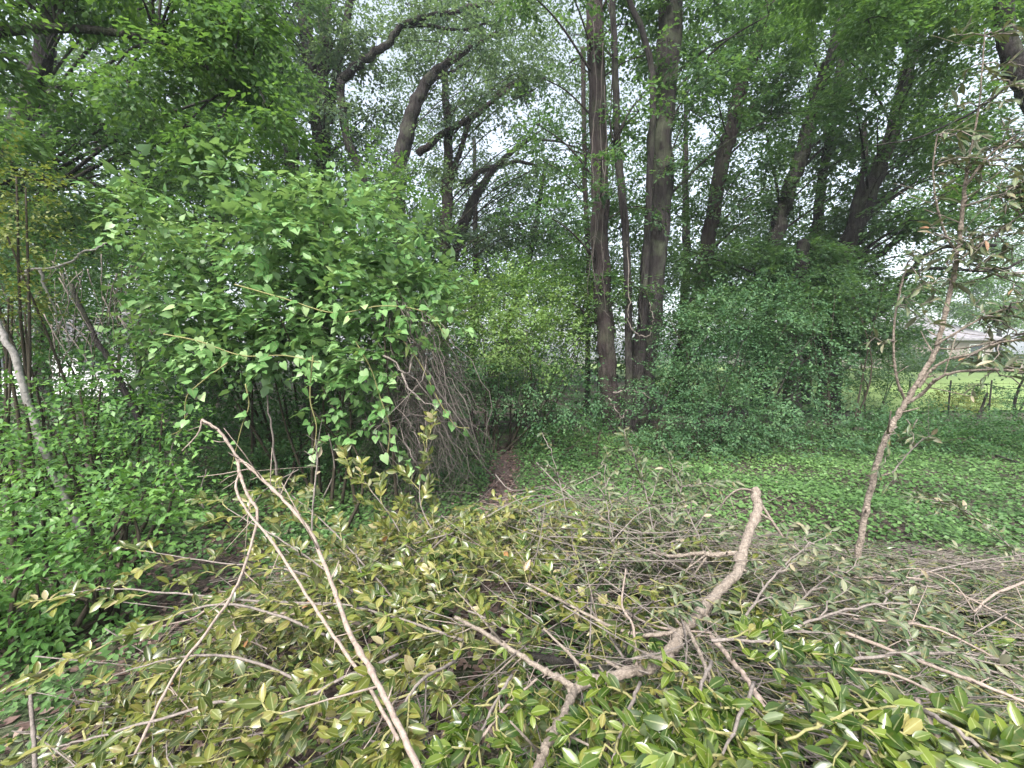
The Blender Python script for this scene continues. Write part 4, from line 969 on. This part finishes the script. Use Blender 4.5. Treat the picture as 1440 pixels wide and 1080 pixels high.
bough('low grey bough of limp leaves spreading between the path and the forked branch', [(820, 860), (860, 800), (920, 770), (990, 750)], [1.7, 1.85, 1.95, 2.0], 'wilted', 10, .052, .26, 14, .004, up=.1, wilt=.3)
bough('tangled grey bough under the standing sapling, leaves going dull', [(1120, 850), (1160, 815), (1200, 795), (1250, 800)], [1.6, 1.75, 1.85, 1.9], 'wilted', 9, .05, .24, 14, .004, wilt=.3)
# fresh glossy boughs, lower right
bough('fresh glossy bough at the bottom, right of the forked branch', [(900, 960), (880, 1010), (860, 1070)], [.95, .85, .78], 'glossy', 8, .05, .18, 16)
bough('dark glossy bough filling the bottom centre right', [(1000, 930), (980, 980), (960, 1050)], [.98, .86, .76], 'glossy', 9, .05, .18, 18)
bough('largest glossy rosettes of leaves in the bottom right of centre', [(1060, 960), (1040, 1010), (1010, 1070)], [.92, .80, .70], 'glossy', 8, .05, .16, 18)
bough('glossy bough below the thick branch with upright fresh tips', [(1000, 900), (1040, 900), (1090, 905), (1140, 920)], [1.1, 1.1, 1.1, 1.08], 'glossy', 7, .052, .18, 14)
bough('long leafy shoot curving across the lower right corner', [(1105, 1040), (1190, 1005), (1260, 995), (1350, 1010), (1450, 1050)], [.72, .75, .78, .78, .76], 'glossy', 14, .056, .13, 12, .0026, 'green_twig', sag=.5)
bough('glossy bough of large oval leaves in the bottom right corner', [(1300, 1000), (1350, 1030), (1400, 1070), (1450, 1100)], [.78, .72, .68, .64], 'glossy', 7, .055, .15, 12, sag=.5)
bough('glossy bough at the bottom right with drooping mid green leaves', [(1150, 980), (1200, 1020), (1230, 1080)], [.85, .76, .68], 'glossy', 7, .05, .16, 14)
# wilted boughs
bough('wilted bough rising left of the thick broken stub', [(930, 830), (920, 760), (910, 700), (893, 645)], [1.9, 2.05, 2.15, 2.2], 'wilted', 9, .062, .24, 13, up=.25, wilt=.2)
bough('thin wilted sprig nodding above the path with limp hanging leaves', [(815, 830), (805, 760), (790, 690), (776, 640)], [1.9, 2.0, 2.05, 2.1], 'wilted', 5, .055, .22, 8, .004, up=.0, wilt=.7, sag=.5)
bough('wilted olive bough between the limp sprig and the broken stub', [(960, 800), (945, 740), (950, 690), (985, 680)], [1.95, 2.05, 2.15, 2.15], 'wilted', 8, .06, .24, 12, up=.2, wilt=.3)
bough('grey wilted bough tumbling right of the thick branch', [(1040, 880), (1080, 820), (1120, 780), (1150, 760)], [1.4, 1.6, 1.75, 1.85], 'wilted', 9, .058, .26, 16, wilt=.3)
bough('dull grey green bough at mid right below the standing sapling', [(1080, 900), (1150, 870), (1230, 850), (1290, 850)], [1.3, 1.35, 1.4, 1.45], 'wilted', 9, .055, .24, 16, wilt=.3)
bough('withered grey bough lying at the right edge of the pile', [(1180, 930), (1270, 920), (1350, 920), (1430, 930)], [1.12, 1.15, 1.15, 1.1], 'wilted', 8, .05, .22, 14, wilt=.3)
bough('withered bough behind, trailing right over the ground ivy', [(1200, 860), (1290, 810), (1370, 790), (1440, 780)], [1.7, 1.9, 2.0, 2.05], 'wilted', 7, .055, .24, 11, wilt=.3)
bough('isolated clump of dull green leaves on a bough lying on the ivy at right', [(1440, 790), (1395, 745), (1350, 715), (1320, 705)], [2.7, 2.9, 3.0, 3.05], 'wilted', 7, .085, .28, 10, sag=.3)

def limb(name, label, paths, mat, cat='cut branch', leaf=None, part='branch'):
    """paths: [(list of (px,py,Y)), r0, r1]"""
    root = thing(name, label, cat, W(*paths[0][0][0]))
    for i, (pp, r0, r1) in enumerate(paths):
        S = smooth_path([W(*q) for q in pp], 7); S[1:-1] += rng.normal(0, r0 * .12, (len(S) - 2, 3))
        S = smooth_path(S, 3); rr = np.interp(np.linspace(0, 1, len(S)), [0, 1], [r0, r1]) * (1 + rng.normal(0, .03, len(S)))
        for kk in range(max(2, len(S) // 14)):
            c_ = rng.integers(1, len(S) - 1); rr = rr * (1 + rng.uniform(.12, .38) * np.exp(-((np.arange(len(S)) - c_) / 1.3) ** 2))
        t = Tubes(); t.add(S, rr, 10 if r0 > .008 else 6, rough=.03)
        for kk in range(max(1, len(S) // 12)):
            c_ = rng.integers(2, len(S) - 2); d_ = norm(np.cross(S[c_ + 1] - S[c_], rng.normal(0, 1, 3))) + norm(S[c_ + 1] - S[c_]) * .7
            L2 = rng.uniform(.012, .07) if rng.random() < .75 else rng.uniform(.1, .22)
            t.add([S[c_], S[c_] + d_ * L2 * .5 + rng.normal(0, .002, 3), S[c_] + d_ * L2], [rr[c_] * .4, rr[c_] * .3, rr[c_] * .2], 5)
        t.build('stem' if i == 0 else part, M[mat], root)
        if leaf and i == 0:
            lv = Leaves(); n_ = leaf; id_ = np.linspace(len(S) * .35, len(S) - 1, n_).astype(int)
            ax = norm(rng.normal(0, .6, (n_, 3)) + np.array((0, 0, .1))); nr = norm(rng.normal(0, .5, (n_, 3)) + np.array((0, -.5, .7)))
            lv.add(S[id_], rotmats(ax, nr), rng.uniform(.035, .065, n_), rng.uniform(.55, .95, n_)); emit(root, lv, 'ell_curl', 'wilted', 300, minpx=0)
    return root
limb('forked_branch', 'thick pale forked branch with a broken upright end, lying across the pile', [
    ([(1061, 688, 2.05), (1065, 720, 1.95), (1048, 762, 1.8), (1038, 800, 1.68), (1000, 845, 1.5), (962, 885, 1.36), (938, 922, 1.26), (900, 942, 1.2), (845, 955, 1.15), (800, 968, 1.12)], .0215, .013),
    ([(806, 966, 1.12), (775, 948, 1.15), (745, 930, 1.18), (690, 895, 1.28), (640, 868, 1.38)], .009, .006),
    ([(808, 968, 1.12), (795, 1000, 1.0), (770, 1045, .9), (750, 1090, .82)], .010, .009),
    ([(962, 885, 1.36), (920, 893, 1.34), (870, 886, 1.36), (800, 850, 1.45), (740, 820, 1.55)], .008, .004),
    ([(1036, 778, 1.75), (1000, 780, 1.75), (985, 778, 1.78), (950, 782, 1.8), (915, 776, 1.85)], .011, .006),
    ([(1061, 690, 2.05), (1040, 688, 2.05), (1022, 700, 2.05), (1012, 716, 2.05)], .005, .003)], 'cut_wood')
limb('stripped_branch', 'long peeled pinkish branch arching up at left with a forked bent tip', [
    ([(590, 1085, .78), (555, 1010, .88), (520, 940, 1.0), (492, 890, 1.1), (470, 830, 1.25), (440, 755, 1.45), (410, 715, 1.6), (375, 680, 1.68), (345, 652, 1.72), (333, 642, 1.73), (310, 608, 1.75), (284, 590, 1.77)], .0072, .0055),
    ([(333, 643, 1.73), (338, 668, 1.7), (348, 695, 1.66), (362, 722, 1.62), (352, 770, 1.55), (330, 830, 1.4), (290, 890, 1.28), (245, 950, 1.2), (190, 1060, 1.05)], .0065, .004),
    ([(338, 662, 1.72), (332, 685, 1.68), (345, 715, 1.62), (385, 765, 1.5), (430, 835, 1.3), (470, 895, 1.15), (515, 960, 1.02), (560, 1040, .88)], .005, .0045),
    ([(284, 590, 1.77), (281, 605, 1.76), (272, 618, 1.75), (256, 634, 1.74)], .004, .002),
    ([(345, 650, 1.72), (360, 662, 1.7), (385, 690, 1.66), (420, 720, 1.6)], .003, .002)], 'peeled')
limb('bare_branch', 'thin pale bare branch crossing the olive leaves in the left centre', [
    ([(520, 880, 1.4), (440, 865, 1.5), (370, 860, 1.6), (310, 848, 1.7), (280, 840, 1.75)], .006, .004), ([(300, 850, 1.7), (270, 870, 1.65), (230, 880, 1.6), (150, 905, 1.5)], .004, .002),
    ([(320, 850, 1.65), (330, 880, 1.55), (340, 895, 1.5), (375, 912, 1.42)], .003, .002)], 'peeled')
limb('bare_branch', 'short pale bare stick pointing down right of the thick branch', [([(1000, 895, 1.2), (1030, 930, 1.08), (1050, 955, 1.0), (1075, 995, .92)], .0075, .006)], 'peeled')
limb('bare_branch', 'pale stick beside it pointing steeply down toward the glossy leaves', [([(965, 880, 1.25), (985, 920, 1.12), (1000, 960, 1.0), (1010, 985, .96)], .006, .005)], 'cut_wood')
limb('bare_branch', 'thin curved bare twig standing above the forked branch', [([(895, 935, 1.2), (890, 880, 1.35), (875, 850, 1.42), (880, 800, 1.55)], .005, .003)], 'peeled')
limb('bare_branch', 'dark lichen spotted stick lying above the fork in the centre', [([(740, 920, 1.3), (790, 930, 1.27), (850, 940, 1.24), (900, 945, 1.22)], .011, .009)], 'bark')
limb('bare_branch', 'long bare twig running right from the upper centre of the pile', [([(780, 820, 1.8), (860, 850, 1.6), (920, 880, 1.45), (1000, 890, 1.3)], .005, .003)], 'peeled')
limb('bare_branch', 'bent dead stalk standing upright in the lower left corner', [([(50, 1080, 1.35), (46, 1020, 1.4), (44, 960, 1.45), (60, 944, 1.46)], .007, .004)], 'twig')
limb('bare_branch', 'long straight bare sticks fanning to the right edge of the pile', [
    ([(1190, 890, 1.25), (1280, 925, 1.12), (1360, 955, 1.02), (1450, 990, .95)], .0055, .004), ([(1200, 870, 1.35), (1300, 880, 1.3), (1380, 915, 1.2), (1450, 960, 1.1)], .004, .003),
    ([(1200, 812, 1.9), (1300, 815, 1.85), (1380, 850, 1.7), (1450, 890, 1.55)], .004, .003), ([(1190, 940, 1.05), (1260, 950, 1.0), (1340, 990, .9), (1440, 1045, .8)], .004, .003)], 'peeled')
limb('bare_branch', 'pale crooked branch entering from the right edge above the ivy', [([(1450, 815, 1.9), (1400, 835, 1.8), (1370, 860, 1.7)], .006, .004), ([(1370, 860, 1.7), (1340, 820, 1.75), (1290, 800, 1.85), (1240, 805, 1.9)], .003, .002)], 'peeled')
limb('bare_branch', 'straight stick in the lower right pointing at the bottom corner', [([(1290, 985, .85), (1320, 1040, .76), (1345, 1090, .7)], .006, .005), ([(1340, 1020, .8), (1370, 1085, .72)], .005, .004)], 'peeled')
limb('bare_branch', 'thin twig rising at the bottom centre beside the fork', [([(640, 1085, .85), (690, 1020, .92), (720, 985, .98), (755, 955, 1.05)], .004, .003)], 'peeled')
limb('fallen_branch', 'long fallen stick lying on the ivy at the far right of the clearing', [([(1340, 664, 5.7), (1390, 666, 5.6), (1450, 662, 5.5)], .02, .014), ([(1400, 640, 6.2), (1450, 656, 6.0)], .014, .01)], 'bark')

# standing cut sapling at right
def sapling():
    pr = limb('cut_sapling', 'leafy cut sapling with pale forked stem standing in the right of the pile', [
        ([(1203, 810, 2.1), (1212, 750, 2.1), (1225, 685, 2.08), (1240, 630, 2.06), (1262, 585, 2.04), (1280, 555, 2.02), (1310, 505, 2.0), (1326, 455, 1.98), (1338, 400, 1.96), (1350, 330, 1.94), (1356, 270, 1.92), (1362, 225, 1.9)], .0155, .006),
        ([(1272, 563, 2.03), (1262, 535, 2.0), (1257, 500, 1.98), (1258, 450, 1.96), (1268, 400, 1.94), (1276, 370, 1.93)], .006, .003),
        ([(1270, 570, 2.03), (1295, 555, 1.98), (1315, 535, 1.92), (1345, 523, 1.85), (1400, 520, 1.75), (1450, 522, 1.68)], .008, .005),
        ([(1292, 545, 2.0), (1310, 520, 1.97), (1335, 505, 1.92), (1365, 498, 1.86), (1405, 482, 1.78), (1450, 475, 1.7)], .007, .004),
        ([(1318, 490, 1.99), (1350, 490, 1.9), (1400, 480, 1.8), (1450, 465, 1.72)], .004, .003),
        ([(1315, 485, 1.99), (1350, 465, 1.92), (1385, 445, 1.86), (1430, 430, 1.8), (1455, 428, 1.78)], .005, .003),
        ([(1345, 355, 1.95), (1330, 330, 1.93), (1318, 290, 1.91), (1312, 240, 1.9), (1318, 190, 1.88)], .005, .0025),
        ([(1343, 370, 1.95), (1370, 350, 1.9), (1400, 330, 1.85), (1450, 290, 1.8)], .005, .003),
        ([(1362, 225, 1.9), (1375, 160, 1.88), (1382, 90, 1.86), (1385, 40, 1.84)], .004, .002),
        ([(1358, 260, 1.9), (1390, 220, 1.85), (1430, 190, 1.8), (1460, 170, 1.78)], .005, .003),
        ([(1356, 290, 1.92), (1400, 275, 1.85), (1450, 250, 1.78)], .004, .003)], 'cut_wood')
    lv = Leaves(); tb = Tubes()
    def sp(px, py, Y, L_, d, n=9, leaf=.085):
        shoot(lv, tb, W(px, py, Y), d, L_, leaf, n, r=.003, sag=.3, wilt=.25, vs=.95, spread=.9)
    for px, py, Y, k in [(1276, 370, 1.93, 2), (1262, 430, 1.95, 2), (1258, 480, 1.97, 1), (1300, 400, 1.95, 3), (1330, 370, 1.93, 3), (1318, 230, 1.9, 2), (1316, 190, 1.88, 2), (1312, 280, 1.91, 1), (1320, 330, 1.93, 2),
                         (1360, 240, 1.9, 3), (1390, 225, 1.85, 3), (1430, 200, 1.8, 4), (1400, 275, 1.85, 3), (1440, 260, 1.8, 4), (1400, 330, 1.85, 3), (1440, 300, 1.8, 4), (1375, 150, 1.88, 2), (1383, 90, 1.86, 2), (1385, 50, 1.85, 2),
                         (1420, 120, 1.8, 2), (1380, 445, 1.86, 3), (1420, 432, 1.8, 4), (1400, 480, 1.8, 3), (1430, 470, 1.74, 3), (1360, 500, 1.88, 2), (1400, 520, 1.76, 3), (1430, 525, 1.7, 2), (1345, 340, 1.94, 3), (1370, 380, 1.9, 3), (1410, 390, 1.85, 3)]:
        for _ in range(int(k * 1.6 + .4)):
            sp(px, py, Y, rng.uniform(.10, .2), (rng.normal(.35, .6), rng.normal(-.1, .5), rng.normal(.15, .35)), int(rng.integers(5, 9)), rng.uniform(.06, .085))
    for px, py in [(1275, 590), (1262, 600), (1290, 590), (1250, 640), (1262, 655)]:
        sp(px, py, 2.0, .10, (rng.normal(0, .5), 0, -.6), 4, .07)
    tb.build('side_shoots', M['twig'], pr, kind='stuff')
    emit(pr, lv, 'long', 'wilted', 300, minpx=6)
sapling()
limb('bare_branch', 'small leafy dead twig leaning right of the sapling foot', [([(1255, 665, 2.3), (1275, 640, 2.3), (1295, 620, 2.3), (1310, 612, 2.3)], .004, .002)], 'twig', leaf=9)
limb('bare_branch', 'slim dry stalk with shrivelled leaves standing above the left crest', [([(438, 760, 2.0), (441, 700, 2.05), (446, 650, 2.1), (444, 618, 2.1)], .005, .003), ([(444, 650, 2.1), (436, 640, 2.1), (428, 634, 2.1)], .002, .001)], 'twig', leaf=8)

def haze():
    V, Fq = bx(np.array((-420., -420., -1.)), np.array((420., 420., 26.)))
    m = bpy.data.materials.new('air'); m.use_nodes = True; nt = m.node_tree; nt.nodes.clear()
    pv = node(nt, "ShaderNodeVolumePrincipled"); pv.inputs['Color'].default_value = (.86, .93, 1, 1); pv.inputs['Density'].default_value = HAZE
    o = node(nt, "ShaderNodeOutputMaterial"); nt.links.new(pv.outputs[0], o.inputs['Volume'])
    ob = link('haze', mesh_from('haze', V, [Fq], [m])); ob['kind'] = 'stuff'; ob['label'] = 'thin pale air between the trees'
if HAZE > 0: haze()
